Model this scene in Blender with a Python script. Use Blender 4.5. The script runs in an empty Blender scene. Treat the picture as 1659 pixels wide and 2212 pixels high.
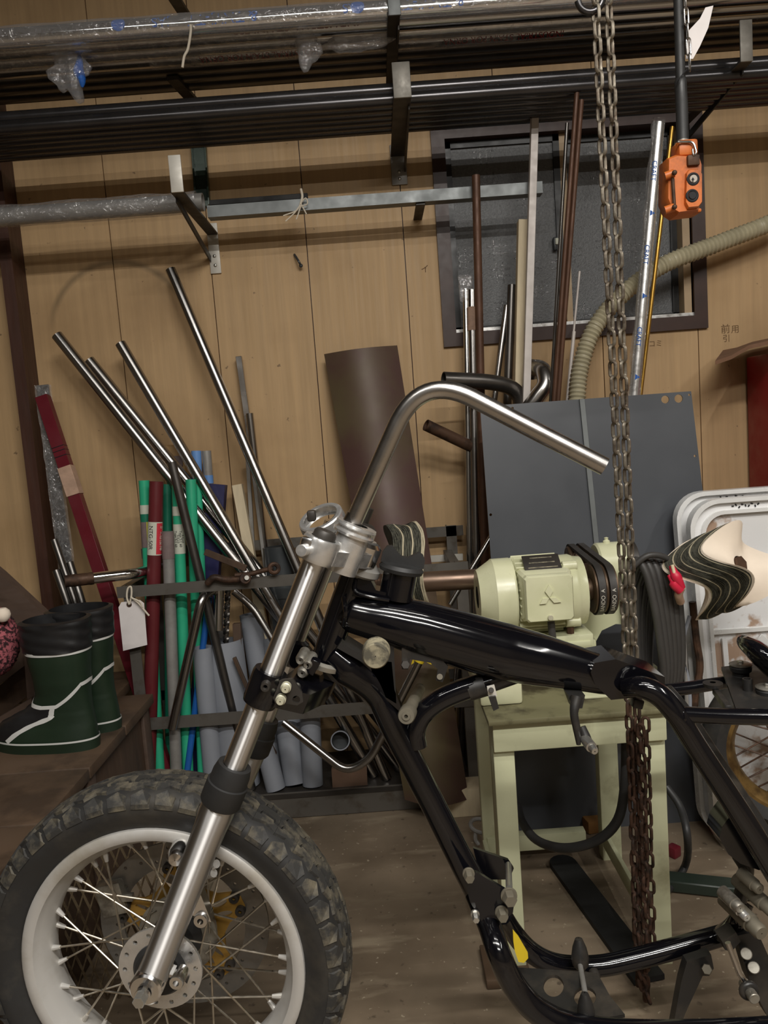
import bpy, bmesh, math, random
from math import sin, cos, pi, radians, sqrt, atan2
from mathutils import Vector as V, Matrix, noise
from mathutils.geometry import tessellate_polygon
random.seed(7)
SC = bpy.context.scene
COL = SC.collection
# ---------------------------------------------------------------- camera
W, H, F = 1659.0, 2212.0, 1660.0
CAMZ, PITCH, ROLL = 1.23, 6.0, -4.2
RC = (Matrix.Rotation(radians(90 - PITCH), 3, 'X') @ Matrix.Rotation(radians(ROLL), 3, 'Z'))
cd = bpy.data.cameras.new('camera'); cam = bpy.data.objects.new('camera', cd); COL.objects.link(cam)
cam.location = (0, 0, CAMZ); cam.rotation_euler = RC.to_euler()
cd.sensor_fit = 'VERTICAL'; cd.sensor_height = 24.0; cd.lens = F / H * 24.0
cd.clip_start = 0.02
SC.camera = cam
CP = V((0, 0, CAMZ))
# ---------------------------------------------------------------- light and exposure
SC.view_settings.view_transform = 'Standard'
SC.view_settings.look = 'None'
SC.view_settings.gamma = 1.0
SC.view_settings.use_curve_mapping = False
SC.view_settings.exposure = -0.05
wd = bpy.data.worlds.new('world'); SC.world = wd; wd.use_nodes = True
wd.node_tree.nodes['Background'].inputs[0].default_value = (0.9, 0.95, 1.0, 1)
wd.node_tree.nodes['Background'].inputs[1].default_value = 0.05
def area(name, loc, size, power, aim, color=(1.0, 0.965, 0.91)):
    l = bpy.data.lights.new(name, 'AREA'); l.shape = 'RECTANGLE'; l.size, l.size_y = size
    l.energy = power; l.color = color
    o = bpy.data.objects.new(name, l); COL.objects.link(o); o.location = loc
    o.rotation_euler = (V(aim) - V(loc)).to_track_quat('-Z', 'Y').to_euler()
    return o
# fluorescent ceiling battens of the workshop (all outside the frame)
def down(x, y, power, sx=1.25, sy=0.05): area('batten_lamp', (x, y, 2.93), (sx, sy), power, (x, y + 0.25, 0))
down(0.35, 0.45, 9); down(0.60, -0.30, 58); down(-0.85, -0.30, 16); down(0.60, -1.7, 64); down(2.3, -0.3, 26, 0.05, 1.25)
# ---------------------------------------------------------------- projection helpers (photo measurements to metres)
def ray(px, py):
    return RC @ V(((px - W / 2) / F, -(py - H / 2) / F, -1.0))
def P(px, py, Y):
    d = ray(px, py); return CP + d * (Y / d.y)
def PZ(px, py, z):
    d = ray(px, py); return CP + d * ((z - CAMZ) / d.z)
def PL(px, py, Y0, k):                 # leaning plane Y = Y0 + k*z
    d = ray(px, py); t = (Y0 + k * CAMZ) / (d.y - k * d.z); return CP + d * t
def mp(px, py, Y):
    d = ray(px, py); return (Y / d.y) / F
def mpv(v):
    return ((RC.transposed() @ (V(v) - CP)).z * -1) / F
def lin(c):
    return tuple((x / 12.92 if x <= 0.04045 else ((x + 0.055) / 1.055) ** 2.4) for x in c)
def C255(r, g, b): return lin((r / 255, g / 255, b / 255))
# ---------------------------------------------------------------- materials
def nd(nt, t, **k):
    n = nt.nodes.new(t)
    for a, v in k.items(): setattr(n, a, v)
    return n
def mat(name, col, rough=0.5, metal=0.0, var=0.18, scale=9.0, bump=0.0, bscale=80.0, col2=None, mixp=(0.45, 0.62),
        stretch=(1, 1, 1), coat=0.0, rvar=0.1, trans=0.0, alpha=1.0, ior=1.45, coords='Object', aniso=0.0, detail=5):
    m = bpy.data.materials.new(name); m.use_nodes = True
    nt = m.node_tree; b = nt.nodes['Principled BSDF']; L = nt.links.new
    tc = nd(nt, 'ShaderNodeTexCoord'); mpg = nd(nt, 'ShaderNodeMapping'); mpg.inputs['Scale'].default_value = stretch
    oi = nd(nt, 'ShaderNodeObjectInfo')
    L(tc.outputs[coords], mpg.inputs['Vector'])
    addv = nd(nt, 'ShaderNodeVectorMath', operation='ADD'); L(mpg.outputs[0], addv.inputs[0])
    mulv = nd(nt, 'ShaderNodeMath', operation='MULTIPLY'); L(oi.outputs['Random'], mulv.inputs[0]); mulv.inputs[1].default_value = 37.0
    L(mulv.outputs[0], addv.inputs[1])
    n1 = nd(nt, 'ShaderNodeTexNoise'); n1.inputs['Scale'].default_value = scale; n1.inputs['Detail'].default_value = detail
    n1.inputs['Roughness'].default_value = 0.62
    L(addv.outputs[0], n1.inputs['Vector'])
    ramp = nd(nt, 'ShaderNodeValToRGB'); e = ramp.color_ramp.elements
    c = V(col)
    if col2 is None:
        e[0].position, e[1].position = 0.3, 0.7
        e[0].color = (*(c * (1 - var)), 1); e[1].color = (*[min(1, x) for x in c * (1 + var)], 1)
    else:
        e[0].position, e[1].position = mixp
        e[0].color = (*c, 1); e[1].color = (*col2, 1)
    L(n1.outputs['Fac'], ramp.inputs[0]); L(ramp.outputs[0], b.inputs['Base Color'])
    b.inputs['Metallic'].default_value = metal
    if rvar:
        mr = nd(nt, 'ShaderNodeMapRange'); mr.inputs['From Min'].default_value = 0.3; mr.inputs['From Max'].default_value = 0.7
        mr.inputs['To Min'].default_value = max(0.02, rough - rvar); mr.inputs['To Max'].default_value = min(1, rough + rvar)
        n3 = nd(nt, 'ShaderNodeTexNoise'); n3.inputs['Scale'].default_value = scale * 2.3; n3.inputs['Detail'].default_value = 4
        L(addv.outputs[0], n3.inputs['Vector']); L(n3.outputs['Fac'], mr.inputs['Value']); L(mr.outputs[0], b.inputs['Roughness'])
    else: b.inputs['Roughness'].default_value = rough
    if coat: b.inputs['Coat Weight'].default_value = coat; b.inputs['Coat Roughness'].default_value = 0.08
    if trans: b.inputs['Transmission Weight'].default_value = trans; b.inputs['IOR'].default_value = ior
    if alpha < 1: b.inputs['Alpha'].default_value = alpha
    if bump:
        n2 = nd(nt, 'ShaderNodeTexNoise'); n2.inputs['Scale'].default_value = bscale; n2.inputs['Detail'].default_value = 4
        L(addv.outputs[0], n2.inputs['Vector'])
        bp = nd(nt, 'ShaderNodeBump'); bp.inputs['Strength'].default_value = min(1, bump); bp.inputs['Distance'].default_value = 0.002
        L(n2.outputs['Fac'], bp.inputs['Height']); L(bp.outputs[0], b.inputs['Normal'])
    return m
def ground_finish(m, an=0.85):         # circumferential grinding lines of hard-chromed tubes (local Z = axis)
    nt = m.node_tree; b = nt.nodes['Principled BSDF']; t = nd(nt, 'ShaderNodeTangent'); t.direction_type = 'RADIAL'; t.axis = 'Z'
    b.inputs['Anisotropic'].default_value = an; b.inputs['Anisotropic Rotation'].default_value = 0.25; nt.links.new(t.outputs[0], b.inputs['Tangent'])
M = {}
def dm(key, *a, **k): M[key] = mat(key, *a, **k)
dm('chrome', (0.80, 0.80, 0.80), 0.09, 1.0, var=0.03, rvar=0.0)
dm('stainless', (0.56, 0.55, 0.53), 0.2, 1.0, var=0.06, rvar=0.02, scale=8)
dm('polished_alloy', (0.76, 0.755, 0.75), 0.17, 1.0, var=0.04, rvar=0.02, scale=10)
dm('chrome_ground', (0.80, 0.80, 0.80), 0.36, 1.0, var=0.03, rvar=0.0); ground_finish(M['chrome_ground'], 1.0)
dm('alloy_ground', (0.76, 0.755, 0.75), 0.44, 1.0, var=0.04, rvar=0.0); ground_finish(M['alloy_ground'], 1.0)
dm('satin_alloy', (0.74, 0.735, 0.72), 0.3, 0.8, var=0.12, rvar=0.1, scale=25)
dm('raw_steel', (0.50, 0.48, 0.46), 0.27, 1.0, var=0.14, rvar=0.04, scale=7)
dm('steel_tube', (0.36, 0.345, 0.33), 0.24, 1.0, var=0.08, rvar=0.015, scale=6)
dm('dark_steel', (0.15, 0.14, 0.13), 0.34, 0.9, var=0.2, rvar=0.05, scale=8)
dm('black_pipe', (0.09, 0.087, 0.09), 0.26, 0.85, var=0.2, rvar=0.04, scale=6)
dm('rusty', C255(86, 62, 46), 0.62, 0.4, col2=C255(52, 38, 30), scale=22, bump=0.3)
dm('rust_chain', C255(148, 140, 126), 0.4, 0.75, col2=C255(84, 70, 58), scale=45, mixp=(.4, .7), bump=0.2)
dm('rust_dark', C255(74, 50, 36), 0.75, 0.25, col2=C255(42, 30, 22), scale=55, bump=0.4)
dm('brown_rod', C255(92, 64, 48), 0.5, 0.3, var=0.25, scale=12)
dm('gloss_black', (0.0035, 0.0035, 0.005), 0.11, 0.0, var=0.3, rvar=0.03, scale=4, coat=0.25)
dm('dusty_black', (0.02, 0.019, 0.018), 0.42, 0.0, col2=(0.055, 0.046, 0.036), scale=14, mixp=(0.5, 0.75))
dm('rubber', (0.018, 0.018, 0.018), 0.6, 0.0, var=0.25, rvar=0.1, bump=0.15)
dm('tyre', (0.022, 0.0215, 0.021), 0.62, 0.0, col2=(0.060, 0.052, 0.040), scale=9, mixp=(0.5, 0.78), bump=0.2, bscale=60)
dm('tread_rubber', (0.030, 0.029, 0.027), 0.72, 0.0, col2=(0.16, 0.138, 0.096), scale=26, mixp=(0.46, 0.70), bump=0.3, bscale=90)
dm('rim_silver', C255(202, 200, 196), 0.48, 0.35, col2=C255(176, 170, 158), scale=7, mixp=(.45, .7), rvar=0.06)
dm('spoke', (0.50, 0.46, 0.39), 0.36, 1.0, var=0.2, scale=40)
dm('gold', C255(176, 138, 66), 0.42, 0.5, var=0.2, scale=20)
dm('rim_gold', C255(140, 112, 66), 0.4, 0.6, col2=C255(96, 74, 46), scale=16)
dm('disc', (0.20, 0.19, 0.175), 0.4, 0.8, var=0.12, scale=30)
dm('dust_alloy', (0.40, 0.38, 0.33), 0.5, 0.8, col2=(0.20, 0.18, 0.15), scale=26)
dm('dust', C255(150, 142, 118), 0.8, 0.1, col2=C255(86, 82, 70), scale=60, mixp=(0.4, 0.6))
dm('bolt', (0.55, 0.54, 0.50), 0.35, 0.9, var=0.15)
dm('grey_bolt', C255(118, 112, 98), 0.6, 0.4, var=0.2)
dm('cream_zinc', C255(205, 202, 178), 0.45, 0.4, var=0.1)
dm('green_enamel', C255(214, 214, 180), 0.3, 0.0, col2=C255(192, 194, 154), scale=5, mixp=(0.45, 0.8), bump=0.06, bscale=30)
dm('green_worn', C255(207, 209, 174), 0.42, 0.0, col2=C255(132, 126, 94), scale=6, mixp=(0.55, 0.80), bump=0.12)
dm('oily', C255(126, 122, 92), 0.5, 0.1, col2=C255(62, 55, 40), scale=9)
dm('belt', (0.035, 0.031, 0.028), 0.6, var=0.3)
dm('pulley', C255(92, 74, 58), 0.5, 0.6, var=0.25, scale=20)
dm('copper_shaft', C255(108, 88, 74), 0.36, 0.6, var=0.25, scale=12, stretch=(0.4, 1, 1))
dm('grey_paint', C255(78, 81, 86), 0.36, 0.0, var=0.08, scale=3, rvar=0.05)
dm('rack_grey', C255(104, 100, 94), 0.45, 0.35, col2=C255(74, 62, 48), scale=11, mixp=(0.55, 0.75), rvar=0.1)
dm('rail_bluegrey', C255(118, 122, 122), 0.45, 0.3, var=0.12, scale=8)
dm('bracket_white', C255(206, 202, 192), 0.45, 0.2, var=0.08, scale=20)
dm('bracket_grey', C255(128, 124, 116), 0.5, 0.4, var=0.18, scale=20)
dm('bracket_dark', C255(58, 54, 50), 0.5, 0.3, var=0.2)
dm('green_channel', C255(50, 66, 56), 0.3, 0.2, var=0.2)
dm('maroon', C255(104, 30, 40), 0.34, 0.0, var=0.15, scale=5)
dm('maroon_round', C255(98, 36, 40), 0.38, 0.0, var=0.12, scale=5)
dm('green_plastic', C255(52, 176, 134), 0.36, 0.0, var=0.1, scale=6)
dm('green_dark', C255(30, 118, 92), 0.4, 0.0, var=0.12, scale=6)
dm('blue_plastic', C255(30, 92, 168), 0.4, var=0.1)
dm('light_blue', C255(104, 148, 206), 0.45, var=0.1)
dm('navy', C255(40, 40, 82), 0.4, var=0.15)
dm('pvc', C255(138, 142, 150), 0.48, var=0.07, scale=5)
dm('galv', C255(156, 154, 150), 0.42, 0.25, col2=C255(128, 125, 120), scale=8, mixp=(.4, .7))
dm('black_plastic', (0.035, 0.04, 0.043), 0.4, var=0.15)
dm('white_bar', C255(206, 198, 192), 0.45, 0.1, var=0.08, scale=20)
dm('pale_wood', C255(216, 200, 168), 0.65, var=0.14, scale=9, stretch=(4, 4, 0.5))
dm('wood', C255(176, 142, 96), 0.68, var=0.18, scale=9, stretch=(1, 4, 4))
dm('wood_dark', C255(76, 58, 44), 0.65, var=0.25, scale=9, stretch=(3, 3, 0.5))
dm('stair_wood', C255(84, 68, 58), 0.55, var=0.16, scale=7, stretch=(1, 4, 4))
dm('platform_wood', C255(88, 70, 54), 0.6, col2=C255(66, 52, 40), scale=6)
dm('post_wood', C255(70, 44, 34), 0.5, var=0.25, scale=8, stretch=(4, 4, 0.4))
dm('window_wood', C255(58, 36, 28), 0.45, var=0.18, scale=8, stretch=(2, 4, 2), rvar=0.03)
dm('aluminium_dark', (0.03, 0.03, 0.03), 0.4, 0.4, var=0.2)
dm('beige', C255(176, 152, 120), 0.55, var=0.1)
dm('paper', C255(232, 226, 224), 0.8, var=0.05, scale=14)
dm('label_white', C255(206, 208, 192), 0.7, var=0.05)
dm('label_yellow', C255(196, 192, 70), 0.7, var=0.08)
dm('label_red', C255(206, 52, 66), 0.6, var=0.06)
dm('label_grey', C255(126, 110, 108), 0.7, var=0.15, scale=30)
dm('ink', (0.01, 0.01, 0.012), 0.7, var=0.0, rvar=0)
dm('ink_blue', C255(28, 96, 186), 0.6, var=0.0, rvar=0)
dm('ink_red', C255(150, 40, 40), 0.6, var=0.0, rvar=0)
dm('pencil', C255(104, 78, 50), 0.8, var=0.0, rvar=0)
dm('white_print', C255(214, 210, 200), 0.7, var=0.0, rvar=0)
dm('string', C255(214, 204, 186), 0.9, var=0.1)
dm('tape_yellow', C255(226, 196, 42), 0.6, var=0.1)
dm('tape_tan', C255(186, 154, 132), 0.7, var=0.2, scale=30)
dm('orange', C255(208, 112, 48), 0.45, col2=C255(104, 58, 32), scale=14, mixp=(0.5, 0.74), bump=0.1)
dm('cable', (0.028, 0.028, 0.028), 0.5, var=0.2)
dm('cable_grey', C255(62, 60, 58), 0.5, var=0.12)
dm('hose', C255(178, 170, 142), 0.45, var=0.12, scale=16)
dm('red_box', C255(150, 22, 28), 0.5, var=0.08)
dm('cardboard', C255(120, 88, 66), 0.8, var=0.15)
dm('white_enamel', C255(236, 236, 236), 0.3, 0.0, var=0.02)
dm('frame_alu', C255(236, 236, 234), 0.28, 0.15, var=0.02)
dm('tray_face', C255(232, 232, 232), 0.25, 0.1, col2=C255(176, 150, 130), scale=5, mixp=(0.55, 0.6))
dm('felt', C255(74, 73, 62), 0.95, col2=C255(44, 44, 37), scale=60, bump=0.5, bscale=200)
dm('felt_pale', C255(178, 168, 142), 0.95, var=0.15, scale=40, bump=0.4, bscale=150)
dm('felt_white', C255(232, 218, 200), 0.9, var=0.06, scale=10, bump=0.15)
dm('red_plastic', C255(206, 36, 66), 0.4, var=0.1)
dm('boot_green', C255(32, 48, 34), 0.45, var=0.12, scale=5, bump=0.15)
dm('boot_black', (0.014, 0.014, 0.015), 0.42, var=0.3)
dm('boot_stripe', C255(214, 214, 210), 0.55, var=0.06)
dm('pink_yarn', C255(176, 96, 104), 0.95, col2=C255(48, 24, 28), scale=90, mixp=(0.45, 0.55), bump=1, bscale=90)
dm('mesh_steel', C255(128, 112, 88), 0.5, 0.5, col2=C255(78, 62, 46), scale=20)
dm('brass', C255(186, 146, 68), 0.32, 0.85, var=0.1)
dm('copper_plate', C255(120, 96, 80), 0.5, 0.35, var=0.15, scale=6)
dm('brick', C255(150, 108, 60), 0.8, var=0.2)
dm('button_white', C255(180, 172, 160), 0.5, var=0.1)
dm('black_flap', (0.008, 0.008, 0.008), 0.75, var=0.3)
dm('green_bar', C255(38, 48, 40), 0.45, var=0.2)
dm('ceiling_paint', C255(96, 90, 80), 0.9, var=0.1)
dm('side_wall', C255(112, 102, 88), 0.8, var=0.1, scale=3)

def film_mat():                         # thin crinkled clear plastic
    m = bpy.data.materials.new('clear_film'); m.use_nodes = True; nt = m.node_tree; L = nt.links.new
    for n in list(nt.nodes):
        if n.type == 'BSDF_PRINCIPLED': nt.nodes.remove(n)
    out = nt.nodes['Material Output']; tr = nd(nt, 'ShaderNodeBsdfTransparent'); gl = nd(nt, 'ShaderNodeBsdfGlossy'); mx = nd(nt, 'ShaderNodeMixShader')
    tr.inputs[0].default_value = (0.95, 0.95, 0.955, 1); gl.inputs['Roughness'].default_value = 0.12; gl.inputs[0].default_value = (1, 1, 1, 1)
    tc = nd(nt, 'ShaderNodeTexCoord'); no = nd(nt, 'ShaderNodeTexNoise'); no.inputs['Scale'].default_value = 38; no.inputs['Detail'].default_value = 3; no.inputs['Distortion'].default_value = 1.2
    L(tc.outputs['Object'], no.inputs['Vector']); bp = nd(nt, 'ShaderNodeBump'); bp.inputs['Strength'].default_value = 1; bp.inputs['Distance'].default_value = 0.012
    L(no.outputs['Fac'], bp.inputs['Height']); L(bp.outputs[0], gl.inputs['Normal'])
    fn = nd(nt, 'ShaderNodeFresnel'); fn.inputs[0].default_value = 1.7; L(bp.outputs[0], fn.inputs['Normal']); ad = nd(nt, 'ShaderNodeMath', operation='ADD'); ad.inputs[1].default_value = 0.10; ad.use_clamp = True
    cl = nd(nt, 'ShaderNodeMath', operation='MINIMUM'); cl.inputs[1].default_value = 0.26; L(fn.outputs[0], cl.inputs[0]); L(cl.outputs[0], ad.inputs[0]); L(ad.outputs[0], mx.inputs[0])
    df = nd(nt, 'ShaderNodeBsdfDiffuse'); df.inputs[0].default_value = (0.85, 0.85, 0.86, 1); m2 = nd(nt, 'ShaderNodeMixShader'); m2.inputs[0].default_value = 0.42; L(gl.outputs[0], m2.inputs[1]); L(df.outputs[0], m2.inputs[2])
    L(tr.outputs[0], mx.inputs[1]); L(m2.outputs[0], mx.inputs[2]); L(mx.outputs[0], out.inputs[0])
    return m
M['film'] = film_mat()
def wall_mat():
    m = mat('plywood_print', C255(190, 158, 116), 0.62, 0, var=0.10, scale=5, stretch=(9, 9, 0.35), rvar=0.08, bump=0.04, bscale=60)
    nt = m.node_tree; L = nt.links.new; b = nt.nodes['Principled BSDF']
    src = b.inputs['Base Color'].links[0].from_socket
    geo = nd(nt, 'ShaderNodeNewGeometry')
    def stainmix(src, fac_socket, col):
        mx = nd(nt, 'ShaderNodeMix', data_type='RGBA'); mx.blend_type = 'MIX'
        L(fac_socket, mx.inputs[0]); L(src, mx.inputs[6]); mx.inputs[7].default_value = (*col, 1); return mx.outputs[2]
    # blotches of old grime
    n = nd(nt, 'ShaderNodeTexNoise'); n.inputs['Scale'].default_value = 2.6; n.inputs['Detail'].default_value = 6; L(geo.outputs['Position'], n.inputs['Vector'])
    mr = nd(nt, 'ShaderNodeMapRange'); mr.inputs[1].default_value = 0.5; mr.inputs[2].default_value = 0.8; mr.inputs[3].default_value = 0; mr.inputs[4].default_value = 0.55
    L(n.outputs['Fac'], mr.inputs[0]); s = stainmix(src, mr.outputs[0], C255(136, 104, 66))
    # small dark specks
    n = nd(nt, 'ShaderNodeTexNoise'); n.inputs['Scale'].default_value = 42; n.inputs['Detail'].default_value = 2; L(geo.outputs['Position'], n.inputs['Vector'])
    mr = nd(nt, 'ShaderNodeMapRange'); mr.inputs[1].default_value = 0.74; mr.inputs[2].default_value = 0.79; mr.inputs[4].default_value = 0.6
    L(n.outputs['Fac'], mr.inputs[0]); s = stainmix(s, mr.outputs[0], C255(70, 52, 36))
    # grey arc rubbed on the boards by something round that once hung there
    c = P(262, 720, 2.75); r = (P(262, 566, 2.75) - c).length
    d = nd(nt, 'ShaderNodeVectorMath', operation='DISTANCE'); L(geo.outputs['Position'], d.inputs[0]); d.inputs[1].default_value = c
    a = nd(nt, 'ShaderNodeMath', operation='SUBTRACT'); L(d.outputs['Value'], a.inputs[0]); a.inputs[1].default_value = r
    ab = nd(nt, 'ShaderNodeMath', operation='ABSOLUTE'); L(a.outputs[0], ab.inputs[0])
    mr = nd(nt, 'ShaderNodeMapRange'); mr.inputs[1].default_value = 0.002; mr.inputs[2].default_value = 0.016; mr.inputs[3].default_value = 0.5; mr.inputs[4].default_value = 0
    L(ab.outputs[0], mr.inputs[0])
    sp = nd(nt, 'ShaderNodeSeparateXYZ'); L(geo.outputs['Position'], sp.inputs[0])
    mz = nd(nt, 'ShaderNodeMapRange'); mz.inputs[1].default_value = c.z + 0.02; mz.inputs[2].default_value = c.z + 0.12; L(sp.outputs[2], mz.inputs[0])
    ml = nd(nt, 'ShaderNodeMath', operation='MULTIPLY'); L(mr.outputs[0], ml.inputs[0]); L(mz.outputs[0], ml.inputs[1])
    s = stainmix(s, ml.outputs[0], C255(92, 80, 58))
    L(s, b.inputs['Base Color'])
    return m
M['wall'] = wall_mat()
def floor_mat():
    m = mat('concrete', C255(132, 117, 98), 0.55, 0, var=0.16, scale=3.2, bump=0.2, bscale=45, rvar=0.14, detail=9)
    nt = m.node_tree; L = nt.links.new; b = nt.nodes['Principled BSDF']; src = b.inputs['Base Color'].links[0].from_socket
    geo = nd(nt, 'ShaderNodeNewGeometry')
    def lay(src, sc, a, bb, mx_, col, det=6, st=(1, 1, 1)):
        mpn = nd(nt, 'ShaderNodeMapping'); mpn.inputs['Scale'].default_value = st; L(geo.outputs['Position'], mpn.inputs[0])
        n = nd(nt, 'ShaderNodeTexNoise'); n.inputs['Scale'].default_value = sc; n.inputs['Detail'].default_value = det; L(mpn.outputs[0], n.inputs['Vector'])
        mr = nd(nt, 'ShaderNodeMapRange'); mr.inputs[1].default_value = a; mr.inputs[2].default_value = bb; mr.inputs[4].default_value = mx_
        L(n.outputs['Fac'], mr.inputs[0])
        mx = nd(nt, 'ShaderNodeMix', data_type='RGBA'); L(mr.outputs[0], mx.inputs[0]); L(src, mx.inputs[6]); mx.inputs[7].default_value = (*col, 1)
        return mx.outputs[2]
    s = lay(src, 2.2, 0.45, 0.66, 0.75, C255(88, 74, 58))
    s = lay(s, 9, 0.56, 0.70, 0.5, C255(172, 158, 134), 9, (0.6, 2.0, 1))
    s = lay(s, 70, 0.68, 0.74, 0.6, C255(196, 184, 160), 2)
    s = lay(s, 34, 0.66, 0.74, 0.6, C255(56, 46, 38), 3)
    L(s, b.inputs['Base Color'])
    return m
M['floor'] = floor_mat()
def glass_mat():
    """figured glass: fine pebble grain with clear crossed strokes"""
    m = mat('figured_glass', (0.20, 0.205, 0.21), 0.42, 0, var=0.25, scale=120, rvar=0.0, trans=0.35)
    nt = m.node_tree; L = nt.links.new; b = nt.nodes['Principled BSDF']
    geo = nd(nt, 'ShaderNodeTexCoord')
    mp_ = nd(nt, 'ShaderNodeMapping'); mp_.inputs['Scale'].default_value = (1, 0.0, 1); L(geo.outputs['Object'], mp_.inputs[0])
    vo = nd(nt, 'ShaderNodeTexVoronoi'); vo.inputs['Scale'].default_value = 8.0; L(mp_.outputs[0], vo.inputs['Vector'])
    sub = nd(nt, 'ShaderNodeVectorMath', operation='SUBTRACT'); L(mp_.outputs[0], sub.inputs[0]); L(vo.outputs['Position'], sub.inputs[1])
    sx = nd(nt, 'ShaderNodeSeparateXYZ'); L(sub.outputs[0], sx.inputs[0])
    def mth(op, a, bv):
        n = nd(nt, 'ShaderNodeMath', operation=op)
        for i, q in enumerate((a, bv)):
            if q is None: continue
            if isinstance(q, (int, float)): n.inputs[i].default_value = q
            else: L(q, n.inputs[i])
        return n.outputs[0]
    ax, az = mth('ABSOLUTE', sx.outputs[0], None), mth('ABSOLUTE', sx.outputs[2], None)
    def stroke(u, v):
        k = mth('LESS_THAN', mth('ABSOLUTE', mth('SUBTRACT', u, 0.011), None), 0.0032)
        return mth('MULTIPLY', k, mth('LESS_THAN', v, 0.036))
    cr = mth('MAXIMUM', stroke(ax, az), stroke(az, ax))
    sel = mth('GREATER_THAN', nd_color(nt, vo), 0.45)
    cr = mth('MULTIPLY', cr, sel)
    rr = nd(nt, 'ShaderNodeMapRange'); rr.inputs[3].default_value = 0.40; rr.inputs[4].default_value = 0.12; L(cr, rr.inputs[0]); L(rr.outputs[0], b.inputs['Roughness'])
    n = nd(nt, 'ShaderNodeTexNoise'); n.inputs['Scale'].default_value = 260; n.inputs['Detail'].default_value = 2; L(geo.outputs['Object'], n.inputs['Vector'])
    hh = mth('ADD', n.outputs['Fac'], mth('MULTIPLY', cr, 1.4))
    bp = nd(nt, 'ShaderNodeBump'); bp.inputs['Strength'].default_value = 0.8; bp.inputs['Distance'].default_value = 0.002; L(hh, bp.inputs['Height']); L(bp.outputs[0], b.inputs['Normal'])
    return m
def nd_color(nt, vo):
    s = nd(nt, 'ShaderNodeSeparateColor'); nt.links.new(vo.outputs['Color'], s.inputs[0]); return s.outputs[0]
M['glass'] = glass_mat()
def sheet_mat():                        # heat-tinted steel sheet
    m = mat('tinted_sheet', C255(92, 80, 56), 0.52, 0.12, col2=C255(84, 60, 54), scale=2.4, mixp=(0.4, 0.62), rvar=0.06)
    return m
M['sheet'] = sheet_mat()

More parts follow.
